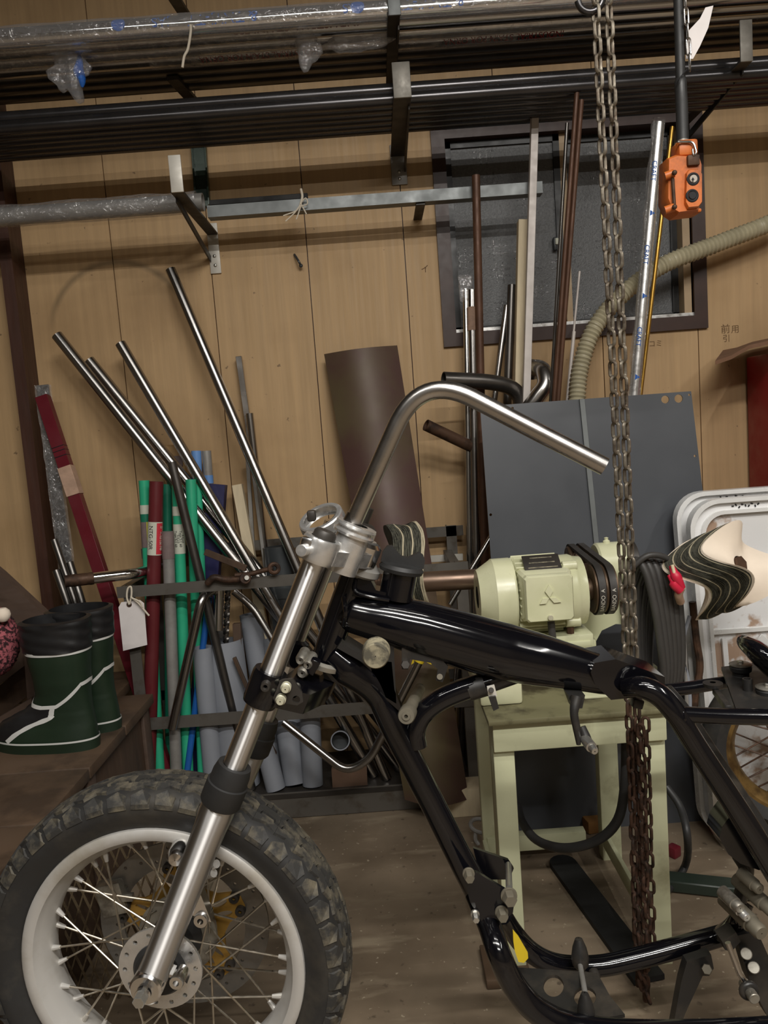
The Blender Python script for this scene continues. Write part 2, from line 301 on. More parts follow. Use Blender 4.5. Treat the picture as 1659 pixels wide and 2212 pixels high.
# ---------------------------------------------------------------- mesh helpers
def fr(axis, up=None):
    a = V(axis).normalized()
    u = V(up) if up is not None else (V((0, 0, 1)) if abs(a.z) < 0.9 else V((1, 0, 0)))
    x = u.cross(a)
    if x.length < 1e-6: x = V((0, 1, 0)).cross(a)
    x.normalize(); return x, a.cross(x).normalized(), a
class MB:
    def __init__(s): s.v = []; s.f = []
    def add(s, vs, fs):
        o = len(s.v); s.v += [V(q) for q in vs]; s.f += [tuple(i + o for i in f) for f in fs]; return s
    def rings(s, rs, caps=True, closed=True, loop=False):
        n = len(rs[0]); o = len(s.v)
        for r in rs: s.v += [V(q) for q in r]
        m = len(rs)
        for i in range(m if loop else m - 1):
            j = (i + 1) % m
            for k in range(n if closed else n - 1):
                l = (k + 1) % n
                s.f.append((o + i * n + k, o + i * n + l, o + j * n + l, o + j * n + k))
        if caps and closed and not loop:
            s.f.append(tuple(o + k for k in range(n))); s.f.append(tuple(o + (m - 1) * n + k for k in range(n)))
        return s
    def tube(s, pts, r, n=14, caps=True, hollow=0.0, hend=(1, 0)):
        pts = [V(p) for p in pts]; m = len(pts)
        rr = list(r) if isinstance(r, (list, tuple)) else [r] * m
        ts = []
        for i in range(m):
            t = (pts[min(i + 1, m - 1)] - pts[max(i - 1, 0)]); ts.append(t.normalized())
        x, y, _ = fr(ts[0]); rs = []
        for i in range(m):
            x = (x - ts[i] * x.dot(ts[i])).normalized(); y = ts[i].cross(x)
            rs.append([pts[i] + (x * cos(2 * pi * k / n) + y * sin(2 * pi * k / n)) * rr[i] for k in range(n)])
        if hollow:
            def inner(ring, c, t, rad):
                q = [c + (p - c) * hollow for p in ring]; return [q, [p + t * min(0.05, rad * 4) for p in q]]
            if hend[0]:
                a = inner(rs[0], pts[0], ts[0], rr[0]); rs = [a[1], a[0]] + rs
            if hend[1]:
                a = inner(rs[-1], pts[-1], -ts[-1], rr[-1]); rs = rs + [a[0], a[1]]
        return s.rings(rs, caps)
    def lathe(s, prof, o, axis, n=24, up=None, caps=False):
        x, y, a = fr(axis, up); o = V(o)
        return s.rings([[o + a * h + (x * cos(2 * pi * k / n) + y * sin(2 * pi * k / n)) * max(r, 1e-5) for k in range(n)] for r, h in prof], caps)
    def cyl(s, p0, p1, r, n=18, bev=0.12):
        p0, p1 = V(p0), V(p1); L = (p1 - p0).length; b = min(r, L / 2) * bev
        return s.lathe([(r - b, 0), (r, b), (r, L - b), (r - b, L)], p0, p1 - p0, n, caps=True)
    def hexb(s, p0, p1, r):
        x, y, a = fr(V(p1) - V(p0)); 
        def rg(p, q): return [V(p) + (x * cos(pi / 3 * k) + y * sin(pi / 3 * k)) * q for k in range(6)]
        d = V(p1) - V(p0)
        return s.rings([rg(p0, r), rg(V(p0) + d * 0.82, r), rg(p1, r * 0.86)])
    def box(s, c, size, R=None, bev=0.0, seg=2):
        bm = bmesh.new(); bmesh.ops.create_cube(bm, size=1.0)
        for v in bm.verts: v.co = V((v.co.x * size[0], v.co.y * size[1], v.co.z * size[2]))
        if bev: bmesh.ops.bevel(bm, geom=list(bm.edges), offset=min(bev, min(size) * 0.45), segments=seg, affect='EDGES', profile=0.5)
        bm.verts.index_update()
        R = R or Matrix.Identity(3)
        s.add([R @ v.co + V(c) for v in bm.verts], [[v.index for v in f.verts] for f in bm.faces]); bm.free(); return s
    def bar(s, p0, p1, w, d, up=None, bev=0.001):
        """box from p0 to p1; w across (along 'side'), d along 'up'"""
        p0, p1 = V(p0), V(p1); x, y, a = fr(p1 - p0, up)
        return s.box((p0 + p1) / 2, (w, d, (p1 - p0).length), Matrix((x, y, a)).transposed(), bev, 1)
    def prof(s, p0, p1, poly, up=None):
        p0, p1 = V(p0), V(p1); x, y, a = fr(p1 - p0, up)
        return s.rings([[p + x * u + y * v for u, v in poly] for p in (p0, p1)])
    def plate(s, outer, ext, holes=()):
        outer = [V(p) for p in outer]; ext = V(ext)
        loops = [outer] + [[V(p) for p in h] for h in holes]
        tri = tessellate_polygon(loops); flat = [p for l in loops for p in l]; n = len(flat); o = len(s.v)
        s.v += flat + [p + ext for p in flat]
        for t in tri:
            s.f.append(tuple(o + i for i in t)); s.f.append(tuple(o + n + i for i in reversed(t)))
        b = 0
        for l in loops:
            k = len(l)
            for i in range(k): s.f.append((o + b + i, o + b + (i + 1) % k, o + n + b + (i + 1) % k, o + n + b + i))
            b += k
        return s
    def ball(s, c, r, n=14, sc=(1, 1, 1)):
        rs = []
        for i in range(1, n // 2):
            t = pi * i / (n // 2); rs.append([V(c) + V((r * sc[0] * sin(t) * cos(2 * pi * k / n), r * sc[1] * sin(t) * sin(2 * pi * k / n), r * sc[2] * cos(t))) for k in range(n)])
        return s.rings(rs)
    def torus(s, c, axis, R, r, n=32, m=10, a0=0, a1=2 * pi):
        x, y, a = fr(axis); full = abs(a1 - a0 - 2 * pi) < 1e-6; rs = []
        for i in range(n if full else n + 1):
            t = a0 + (a1 - a0) * i / n; d = x * cos(t) + y * sin(t)
            rs.append([V(c) + d * (R + r * cos(2 * pi * k / m)) + a * r * sin(2 * pi * k / m) for k in range(m)])
        return s.rings(rs, loop=full)
def cr(pts, k=6):
    pts = [V(p) for p in pts]; out = []
    q = [pts[0] * 2 - pts[1]] + pts + [pts[-1] * 2 - pts[-2]]
    for i in range(1, len(q) - 2):
        a, b, c, d = q[i - 1:i + 3]
        for j in range(k):
            t = j / k; out.append(0.5 * ((2 * b) + (c - a) * t + (2 * a - 5 * b + 4 * c - d) * t * t + (3 * b - a - 3 * c + d) * t ** 3))
    out.append(pts[-1]); return out
def fillet(pts, rad, k=7):
    pts = [V(p) for p in pts]; out = [pts[0]]
    for i in range(1, len(pts) - 1):
        a, b, c = pts[i - 1:i + 2]; u = (a - b); w = (c - b); d = min(rad if not isinstance(rad, list) else rad[i - 1], u.length * 0.48, w.length * 0.48)
        p, q = b + u.normalized() * d, b + w.normalized() * d
        for j in range(k + 1):
            t = j / k; out.append(p * (1 - t) ** 2 + b * 2 * t * (1 - t) + q * t * t)
    out.append(pts[-1]); return out
def seg(p0, p1, n): return [V(p0).lerp(V(p1), i / n) for i in range(n + 1)]
WL = {}; WQ = {}
def wl(o): return WL.get(o.name, V((0, 0, 0))) if o else V((0, 0, 0))
def tag(o, label=None, cat=None, group=None, kind=None):
    if label: o['label'] = label
    if cat: o['category'] = cat
    if group: o['group'] = group
    if kind: o['kind'] = kind
    return o
def thing(name, label, cat, loc, group=None):
    o = bpy.data.objects.new(name, None); COL.objects.link(o); o.location = loc; o.empty_display_size = 0.05; WL[o.name] = V(loc)
    return tag(o, label, cat, group)
def obj(name, mb, m, parent=None, label=None, cat=None, group=None, kind=None, smooth=38, axis=None):
    me = bpy.data.meshes.new(name)
    c = V((0, 0, 0))
    lo = V([min(v[i] for v in mb.v) for i in range(3)]); hi = V([max(v[i] for v in mb.v) for i in range(3)]); c = (lo + hi) / 2
    Q = Matrix(fr(axis)).transposed() if axis is not None else None
    me.from_pydata([tuple(Q.transposed() @ (v - c) if Q else v - c) for v in mb.v], [], mb.f)
    bm = bmesh.new(); bm.from_mesh(me); bmesh.ops.recalc_face_normals(bm, faces=bm.faces); bm.to_mesh(me); bm.free()
    if smooth:
        me.polygons.foreach_set('use_smooth', [True] * len(me.polygons)); me.set_sharp_from_angle(angle=radians(smooth))
    me.materials.append(M[m] if isinstance(m, str) else m)
    o = bpy.data.objects.new(name, me); COL.objects.link(o)
    pq = WQ.get(parent.name) if parent else None
    o.location = pq.transposed() @ (c - wl(parent)) if pq else c - wl(parent)
    if Q: o.rotation_euler = Q.to_euler(); WQ[o.name] = Q
    elif pq: o.rotation_euler = pq.transposed().to_euler()
    if parent: o.parent = parent
    WL[o.name] = c
    return tag(o, label, cat, group, kind)
def copy_at(o, loc_world, rot=None, parent=None, name=None):
    c = o.copy(); COL.objects.link(c); c.parent = parent; c.location = V(loc_world) - wl(parent)
    if rot is not None: c.rotation_euler = rot.to_euler()
    WL[c.name] = V(loc_world); return c
def text(name, body, m, size, origin, xdir, ydir, parent=None, depth=0.0004, wrap=None, align='CENTER', kind=None):
    """flat lettering laid on a surface; wrap=(axis_point, axis_dir, radius) bends it round a cylinder"""
    cu = bpy.data.curves.new(name, 'FONT'); cu.body = body; cu.size = size; cu.align_x = align; cu.align_y = 'CENTER'
    t = bpy.data.objects.new(name + '_tmp', cu); COL.objects.link(t)
    dg = bpy.context.evaluated_depsgraph_get(); me = t.evaluated_get(dg).to_mesh()
    x, y = V(xdir).normalized(), V(ydir).normalized(); z = x.cross(y)
    vs = [V(v.co) for v in me.vertices]; fs = [tuple(p.vertices) for p in me.polygons]
    t.evaluated_get(dg).to_mesh_clear(); bpy.data.objects.remove(t); bpy.data.curves.remove(cu)
    mb = MB(); out = []
    for v in vs:
        p = V(origin) + x * v.x + y * v.y
        if wrap:
            ap, ad, rad = V(wrap[0]), V(wrap[1]).normalized(), wrap[2]
            rel = p - ap; h = rel.dot(ad); q = rel - ad * h
            base = V(origin) - ap; base = (base - ad * base.dot(ad)).normalized(); tdir = ad.cross(base)
            s = q.dot(tdir) / rad; p = ap + ad * h + (base * cos(s) + tdir * sin(s)) * (rad + depth)
        else: p = p + z * depth
        out.append(p)
    mb.add(out, fs)
    return obj(name, mb, m, parent, smooth=0, kind=kind)
def pole_end(x0, y0, x1, y1, Y, zb):
    """point on the photographed line of a leaning bar where it meets the base at depth Y, height zb"""
    lo, hi = 0.0, 6.0
    for _ in range(50):
        t = (lo + hi) / 2; q = P(x0 + (x1 - x0) * t, y0 + (y1 - y0) * t, Y)
        if q.z > zb: lo = t
        else: hi = t
    return q
def sliver(p0, p1, a, b): return V(p0).lerp(V(p1), a), V(p0).lerp(V(p1), b)
# ================================================================= the setting
YW = 2.75
def struct(name, mb, m, parent=None, smooth=38): return obj(name, mb, m, parent, kind='structure', smooth=smooth)
fl = MB(); fl.box((0, 0.25, -0.05), (7.0, 6.4, 0.1)); struct('floor', fl, 'floor', smooth=0)
struct('ceiling', MB().box((0, 0.25, 3.05), (7.0, 6.4, 0.1)), 'ceiling_paint', smooth=0)
struct('wall_left', MB().box((-3.45, 0.25, 1.5), (0.1, 6.4, 3.0)), 'side_wall', smooth=0)
struct('wall_right', MB().box((3.45, 0.25, 1.5), (0.1, 6.4, 3.0)), 'side_wall', smooth=0)
struct('wall_front', MB().box((0, -3.0, 1.5), (7.0, 0.1, 3.0)), 'side_wall', smooth=0)
# back wall: grooved plywood boards with a window hole
x_seam = P(467.5, 700, YW).x; pitch = P(884.4, 700, YW).x - P(676, 700, YW).x
wa, wb = P(985, 720, YW), P(1498, 690, YW)          # clear opening of the window
wx0, wx1, wz0 = wa.x, wb.x, wa.z; wz1 = P(1000, 300, YW).z
bk = MB(); t = 0.05; yb = YW + 0.012
def brd(mb, x0, x1, z0, z1, y0, y1):
    if x1 - x0 > 0.004 and z1 - z0 > 0.004: mb.box(((x0 + x1) / 2, (y0 + y1) / 2, (z0 + z1) / 2), (x1 - x0, y1 - y0, z1 - z0))
for a in ((-3.4, wx0, 0, 3.0), (wx1, 3.4, 0, 3.0), (wx0, wx1, 0, wz0), (wx0, wx1, wz1, 3.0)): brd(bk, *a, yb, yb + 0.09)
wall = struct('wall_back', bk, 'post_wood', smooth=0)
i = -14
while True:
    x0 = x_seam + i * pitch + 0.0016; x1 = x_seam + (i + 1) * pitch - 0.0016; i += 1
    if x1 > 3.4: break
    if x0 < -3.4: continue
    mb = MB()
    if x1 < wx0 or x0 > wx1: brd(mb, x0, x1, 0, 3.0, YW, yb)
    else:
        if x0 < wx0: brd(mb, x0, wx0, 0, 3.0, YW, yb)
        if x1 > wx1: brd(mb, wx1, x1, 0, 3.0, YW, yb)
        a, b = max(x0, wx0), min(x1, wx1); brd(mb, a, b, 0, wz0, YW, yb); brd(mb, a, b, wz1, 3.0, YW, yb)
    obj('board', mb, 'wall', wall, smooth=0)
# pencilled words on the boards right of the window
for body, px, py, sz in (('\u524d', 1567, 712, 0.034), ('\u5f15', 1569, 732, 0.028), ('\u7528', 1588, 712, 0.03), ('\u30b3\u30df', 1416, 743, 0.025), ('\u30a4', 918, 582, 0.03)):
    text('pencil_note', body, 'pencil', sz, P(px, py, YW), (1, 0, 0), (0, 0, 1), wall, 0.0006)
# window
cas = MB(); cw = 0.046
for a in ((wx0 - cw, wx0, wz0 - cw, wz1 + cw), (wx1, wx1 + cw, wz0 - cw, wz1 + cw), (wx0, wx1, wz0 - cw, wz0), (wx0, wx1, wz1, wz1 + cw)): brd(cas, *a, YW - 0.014, YW + 0.10)
win = struct('window_1', cas, 'window_wood')
YG = YW + 0.045
xm = P(1205, 500, YG).x
def sash(x0, x1, y, fm):
    mb = MB(); w = 0.022
    for a in ((x0, x0 + w, wz0, wz1), (x1 - w, x1, wz0, wz1), (x0, x1, wz0, wz0 + w), (x0, x1, wz1 - w, wz1)): brd(mb, *a, y - 0.012, y + 0.012)
    obj('sash', mb, fm, win)
    pn = MB(); brd(pn, x0 + w, x1 - w, wz0 + w, wz1 - w, y - 0.002, y + 0.002)
    obj('pane', pn, 'glass', win, smooth=0)
sash(wx0, xm + 0.012, YG - 0.014, 'aluminium_dark'); sash(xm - 0.012, wx1 - 0.03, YG + 0.014, 'aluminium_dark')
jb = MB(); brd(jb, wx1 - 0.03, wx1 - 0.004, wz0, wz1, YW - 0.0, YG + 0.03); obj('jamb', jb, 'beige', win)
mu = MB(); brd(mu, xm + 0.012, xm + 0.034, wz0, wz1, YG - 0.026, YG + 0.0); obj('mullion', mu, 'beige', win)
sl = MB(); brd(sl, wx0, wx1, wz0, wz0 + 0.012, YW - 0.004, YG - 0.03); obj('sill_track', sl, 'satin_alloy', win)
q = P(1199, 527, YG - 0.03); obj('latch', MB().box(q, (0.014, 0.02, 0.045), bev=0.004), 'black_plastic', win)
obj('latch_knob', MB().box(q + V((0.004, -0.012, 0.006)), (0.012, 0.008, 0.022), bev=0.003), 'label_white', win)
ob = MB(); brd(ob, wx0 - 0.1, wx1 + 0.1, wz0 - 0.1, wz1 + 0.1, YW + 0.16, YW + 0.18); obj('night_backing', ob, 'aluminium_dark', win)
# dark timber post at the left
pa, pb = P(1, 560, 2.66), P(27, 560, 2.66)
mb = MB(); brd(mb, pa.x, pb.x, 0, 3.0, 2.655, YW); struct('trim_1', mb, 'post_wood')
# ================================================================= wall brackets
def bracket(label, name, tip_top, tip_bot, plate_top, plate_bot, Yf, wpx, mt, marm, mplate, brace=True, bracex=1):
    """tip plate at the front, arm back to the wall, wall plate and slanting brace; tip/plate given by their edges in the photo"""
    a, b = P(*tip_top, Yf), P(*tip_bot, Yf); w = wpx * mp(*tip_bot, Yf)
    za = b.z; x = b.x
    th = thing('wall_bracket', label, 'bracket', (x, YW, za), 'steel brackets carrying the pipe shelves')
    obj('tip_plate', MB().box(((a.x + b.x) / 2, Yf, (a.z + b.z) / 2), (w, 0.007, a.z - b.z), bev=0.002), mt, th)
    obj('arm', MB().bar((x, Yf, za + 0.004), (x, YW - 0.002, za + 0.004), w, 0.008, (0, 0, 1)), marm, th)
    c, d = P(*plate_top, YW - 0.004), P(*plate_bot, YW - 0.004)
    obj('wall_plate', MB().box((x, YW - 0.0045, (za + d.z) / 2 + 0.02), (w * 1.05, 0.007, za - d.z + 0.04), bev=0.002), mplate, th)
    zs = d.z + 0.05
    for k in (0.35, 0.75): obj('screw', MB().ball((x, YW - 0.009, d.z + (za - d.z) * k * 0.6), 0.006, 10, (1, 0.5, 1)), 'bolt', th)
    if brace: obj('brace', MB().bar((x + bracex * w * 0.4, Yf + 0.05, za - 0.002), (x + bracex * w * 0.4, YW - 0.012, zs), 0.006, 0.022, (0, 1, 0)), 'bracket_dark', th)
    return th, x, za, w
BA = bracket('low steel wall bracket with white upturned tip holding the film-wrapped pipe', 'a', (378, 335), (382, 416), (448, 490), (456, 592), 2.27, 27, 'bracket_white', 'bracket_dark', 'bracket_white', True, -1)
BB = bracket('middle shelf bracket with grey upturned tip, centre of the wall', 'b', (866, 134), (869, 212), (860, 312), (860, 400), 2.28, 39, 'bracket_grey', 'bracket_dark', 'galv')
BC = bracket('right-hand shelf bracket with grey tip beside the orange pendant control', 'c', (1611, 43), (1612, 134), (1510, 246), (1512, 330), 2.28, 27, 'bracket_grey', 'bracket_dark', 'rail_bluegrey')
BE = bracket('top shelf bracket with blue-grey tip crossing the bright wrapped pipe, centre', 'e', (850, -40), (851, 34), (850, 150), (852, 215), 2.235, 27, 'rail_bluegrey', 'bracket_dark', 'bracket_grey')
def wall_arm(label, name, a, b, Ya, w, mt):
    th = thing(name, label, 'bracket', P(*b, YW)); p0, p1 = P(*a, Ya), P(*b, YW - .004)
    obj('arm', MB().bar(p0, p1, w * mp(*a, Ya), .012, (0, 0, 1)), mt, th); return th
th = thing('wall_channel', 'dark green wall channel below the middle shelf, above the white-tipped bracket', 'bracket', P(434, 380, YW)); a_, b_ = P(430, 300, YW - .012), P(440, 446, YW - .012)
obj('web', MB().bar(a_, b_, 30 * mp(434, 380, YW), .008, (0, 1, 0)), 'green_channel', th)
for dx in (-14, 13): obj('flange', MB().bar(a_ + V((dx * .00165, -.008, 0)), b_ + V((dx * .00165, -.008, 0)), .006, .022, (0, 1, 0)), 'green_channel', th)
wall_arm('dark slanting shelf arm between the top and middle shelves at left', 'shelf_arm', (372, 168), (426, 228), 2.50, 26, 'bracket_dark')
wall_arm('dark slanting shelf arm above the top shelf at upper left', 'shelf_arm', (366, -20), (402, 36), 2.55, 26, 'bracket_dark')
# ================================================================= pipes on the shelves
def hpipe(name, label, cat, xl, xr, y, z, r, m, group=None, n=16, hollow=0.85, dz=0.0):
    mb = MB().tube([(xl, y, z), (xr, y, z + dz)], r, n, hollow=hollow, hend=(1, 1))
    return obj(name, mb, m, None, label, cat, group)
# middle shelf
zt = BB[2] + 0.008
r2 = 0.0195; n2 = 6
ordn = ['first', 'second', 'third', 'fourth', 'fifth', 'sixth', 'seventh', 'eighth', 'ninth']
for i in range(n2):
    yy = 2.355 + i * (2 * r2 + 0.0012); rr = r2 - 0.001 * (i % 3)
    hpipe('steel_pipe', 'long dark steel pipe, %s from the front in the bottom layer of the middle shelf' % ordn[i], 'pipe', -2.6, 2.6, yy, zt + rr + 0.0003, rr, 'black_pipe', 'dark pipes on the middle shelf')
hpipe('steel_pipe', 'long dark steel pipe lying alone on top, front edge of the middle shelf', 'pipe', -2.6, 2.6, 2.355 + r2 * .98, zt + r2 * 2.76, r2, 'black_pipe', 'dark pipes on the middle shelf')
# top shelf: stainless pipes in printed film
zt1 = BE[2] + 0.008
def at_y(px, py, y): return P(px, py, y)
r1 = 0.026
top_specs = [('bright stainless pipe in film with blue print, front of the top shelf', 'chrome', 0.027),
             ('dull stainless pipe with red print, second on the top shelf', 'stainless', 0.026),
             ('film-wrapped pipe, third from the front on the top shelf', 'stainless', 0.026),
             ('film-wrapped pipe with dim red print, fourth on the top shelf', 'raw_steel', 0.026),
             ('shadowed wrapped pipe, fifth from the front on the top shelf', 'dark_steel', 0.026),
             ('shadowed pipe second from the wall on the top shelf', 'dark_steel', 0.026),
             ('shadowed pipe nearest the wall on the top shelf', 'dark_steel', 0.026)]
y = 2.252; TP = []
for k, (lab, m, r) in enumerate(top_specs):
    y += r
    o = hpipe('wrapped_pipe', lab, 'pipe', -2.5, 2.5, y, zt1 + r + 0.0003, r, m, 'pipes on the top shelf', 20)
    TP.append((o, y, zt1 + r, r)); y += r + 0.003
def film_sleeve(parent, x0, x1, y, z, r, amp=0.004, n=60, a0=0.0, a1=2 * pi, seed=0, name='film_sleeve'):
    m_ = 18; rs = []
    for i in range(n + 1):
        x = x0 + (x1 - x0) * i / n; ring = []
        for k in range(m_):
            a = a0 + (a1 - a0) * k / m_
            q = r + 0.0015 + amp * (0.5 + 0.5 * noise.noise(V((x * 14 + seed, cos(a) * 2.2, sin(a) * 2.2))))
            if sin(a) > 0.3: q += 0.006 * abs(noise.noise(V((x * 5 + seed * 2, 3, 0))))
            ring.append((x, y + q * cos(a), z + q * sin(a)))
        rs.append(ring)
    return obj(name, MB().rings(rs, caps=False), 'film', parent, smooth=60)
film_sleeve(TP[0][0], -1.55, 1.2, *TP[0][1:], seed=1); film_sleeve(TP[1][0], -1.5, -0.1, *TP[1][1:], seed=5)
film_sleeve(TP[2][0], -1.4, 0.75, *TP[2][1:], seed=9); film_sleeve(TP[3][0], -0.6, 0.5, *TP[3][1:], seed=14)
def pipe_print(parent, body, m, px, py, y, z, r, ang, size, flip=False):
    """lettering round the front of a horizontal pipe; ang = angle above the forward horizontal"""
    x = P(px, py, y - r).x; o = V((x, y - cos(ang) * r, z + sin(ang) * r)); tang = V((0, sin(ang), cos(ang)))
    s = -1 if flip else 1
    text('printed_letters', body, m, size, o, V((1, 0, 0)) * s, tang * s, parent, wrap=((x, y, z), (1, 0, 0), r), depth=0.0008)
o, y, z, r = TP[0]
for px in (180, 700, 1200):
    pipe_print(o, '\u25cf', 'ink_blue', px + 75, 55, y, z, r, 0.1, 0.05)
for px in (340, 755, 1230): pipe_print(o, 'JAS', 'ink_blue', px + 6, 45, y, z, r, 0.15, 0.036, True)
for px in (480, 930): pipe_print(o, '& TNVJ-TV', 'ink_blue', px, 35, y, z, r, 0.1, 0.042, True)
o, y, z, r = TP[1]; pipe_print(o, 'INDUSTRIAL STAINLESS', 'ink_red', 640, 60, y, z, r, -0.1, 0.034, True)
o, y, z, r = TP[3]
pipe_print(o, 'INDUSTRIAL STAIN FOR ORNA', 'ink_red', 560, 118, y, z, r, -0.9, 0.026, True); pipe_print(o, 'INDUSTRIAL STAIN FOR ORNA', 'ink_red', 1090, 90, y, z, r, -0.9, 0.026, True)
def crumple(parent, c, s, seed, name, m='film', n=18):
    mb = MB(); rs = []
    for i in range(1, 12):
        t = pi * i / 12; ring = []
        for k in range(n):
            a = 2 * pi * k / n; d = V((sin(t) * cos(a) * s[0], sin(t) * sin(a) * s[1], cos(t) * s[2]))
            q = 1 + 0.7 * noise.noise(V((d.x * 30 + seed, d.y * 30, d.z * 30))); ring.append(V(c) + d * q)
        rs.append(ring)
    return obj(name, mb.rings(rs), m, parent, smooth=12)
q = P(150, 150, 2.34); crumple(TP[1][0], q, (0.05, 0.025, 0.07), 2, 'film_end'); crumple(TP[1][0], q + V((0.03, 0, -0.005)), (0.014, 0.012, 0.04), 4, 'film_print', 'ink_blue')
crumple(TP[2][0], P(668, 105, 2.36), (0.034, 0.02, 0.055), 3, 'film_end'); crumple(TP[2][0], P(770, 92, 2.36), (0.10, 0.015, 0.02), 7, 'film_end')
obj('string_tie', MB().tube(cr([P(411, 50, 2.262), P(412, 68, 2.244), P(406, 105, 2.244), P(398, 122, 2.244), P(394, 146, 2.244)]), 0.0035, 8), 'string', None, 'short white string hanging off the bright film-wrapped pipe at upper left', 'string')
# lower shelf
zt3 = BA[2] + 0.008
xw = P(440, 430, 2.5).x
rl = 0.027
o = hpipe('wrapped_pipe', 'grey pipe in crinkled clear film lying on the lowest bracket at left', 'pipe', -2.6, xw, 2.49, zt3 + rl, rl, 'galv')
film_sleeve(o, -1.6, xw - 0.02, 2.49, zt3 + rl, rl, 0.007, seed=21)
xa0, xa1 = P(446, 440, 2.56).x, P(1172, 400, 2.56).x
q = P(700, 421, 2.56); hb = 0.036
th = thing('angle_iron', 'blue-grey steel angle bar lying level across the wall under the shelves', 'steel bar', (xa0, 2.56, zt3))
obj('flange', MB().prof((xa0, 2.56, zt3), (xa1, 2.56, zt3), [(0, 0), (0.045, 0), (0.045, 0.004), (0.004, 0.004), (0.004, hb), (0, hb)], (0, 0, 1)), 'rail_bluegrey', th)
xs = P(905, 410, 2.6).x; obj('wall_lug', MB().bar((xs, 2.57, zt3 - 0.004), (xs, YW - 0.001, zt3 - 0.004), 0.03, 0.007, (0, 0, 1)), 'bracket_dark', th)
xb0, xb1 = P(450, 425, 2.55).x, P(663, 408, 2.55).x
obj('square_rod', MB().bar((xb0, 2.566, zt3 + hb + 0.0085), (xb1, 2.566, zt3 + hb + 0.0085), 0.016, 0.016, (0, 0, 1)), 'black_flap', None, 'short black square rod lying on top of the blue-grey angle bar', 'rod')
sb = MB(); c = P(651, 442, 2.55); s_ = 0.0013
def sp(*pts, r=0.0022): sb.tube(cr([P(x, y_, Y) for x, y_, Y in pts], 5), r, 7)
sp((650, 408, 2.55), (653, 425, 2.548), (649, 442, 2.546), r=0.004)
sp((649, 440, 2.546), (660, 428, 2.54), (664, 440, 2.54), (650, 446, 2.545)); sp((649, 440, 2.546), (640, 455, 2.545), (612, 466, 2.545)); sp((649, 442, 2.546), (636, 460, 2.545), (617, 478, 2.545))
sp((650, 444, 2.546), (645, 460, 2.545), (640, 474, 2.545)); sp((651, 442, 2.546), (658, 455, 2.545), (662, 463, 2.545))
obj('string_bow', sb, 'string', None, 'white string tied in a bow round the angle bar and black rod', 'string')
hk = thing('cable_hook', 'small black cable stub poking from the bare wall board', 'hook', P(645, 562, YW))
obj('stub', MB().tube(cr([P(636, 550, YW - 0.002), P(640, 556, YW - 0.02), P(646, 566, YW - 0.03), P(650, 574, YW - 0.02)]), 0.004, 8), 'black_plastic', hk)
obj('tip', MB().ball(P(650, 574, YW - 0.02), 0.007, 10), 'black_plastic', hk)
# ================================================================= pipe rack at the foot of the wall
YR0, YR1 = 2.40, 2.68
ZB = 0.085                                         # top of the rack's bottom shelf
def RZ(py, px=300, Y=YR0): return P(px, py, Y).z
rk = thing('pipe_rack', 'grey angle-iron rack standing along the wall, full of leaning pipes', 'rack', (-0.3, YR0, 0))
zt_r = RZ(1277); zm_r = RZ(1566, 300); xL = P(253, 1285, YR0).x; xR = P(985, 1240, YR0).x
Lp = lambda w, h, t=0.004: [(0, 0), (w, 0), (w, t), (t, t), (t, h), (0, h)]
ht = 0.036
def rail(name, z, Y, x0, x1, h, up=1, m='rack_grey'):
    obj(name, MB().prof((x0, Y, z - h / 2), (x1, Y, z - h / 2), Lp(0.03, h), (0, 0, 1)), m, rk)
rail('rail', zt_r, YR0, xL, xR + 0.04, ht); rail('rail', zm_r, YR0, xL + 0.03, xR + 0.04, 0.04)
xB0, xB1 = P(330, 1765, YR0).x, P(935, 1722, YR0).x
rail('base_rail', 0.045, YR0 - 0.012, xL + 0.03, xB1, 0.085)
rail('rear_rail', zt_r + 0.08, YR1, xL, xR + 0.06, ht, m='rack_grey'); rail('rear_rail', zm_r, YR1, xL, xR + 0.06, ht)
for x, Y in ((xL + 0.018, YR0 + 0.004), (xL + 0.018, YR1), (xR, YR0 + 0.004), (xR, YR1)):
    obj('upright', MB().prof((x, Y, 0), (x, Y, zt_r + (0.1 if Y > 2.5 else ht / 2)), Lp(0.036, 0.03), (0, 1, 0)), 'rack_grey', rk)
for x in (xL + 0.02, xR): obj('side_rail', MB().bar((x, YR0 + 0.01, zt_r), (x, YR1, zt_r), 0.03, 0.03, (0, 0, 1)), 'rack_grey', rk)
obj('shelf', MB().box(((xL + xR) / 2, (YR0 + YR1) / 2, ZB - 0.008), (xR - xL, YR1 - YR0 + 0.03, 0.014)), 'bracket_dark', rk)
q0, q1 = P(918, 1208, YR1 - 0.012), P(1000, 1203, YR1 - 0.012)
obj('cross_tie', MB().bar(q0, q1, 0.024, 0.01, (0, 1, 0)), 'bracket_white', rk)
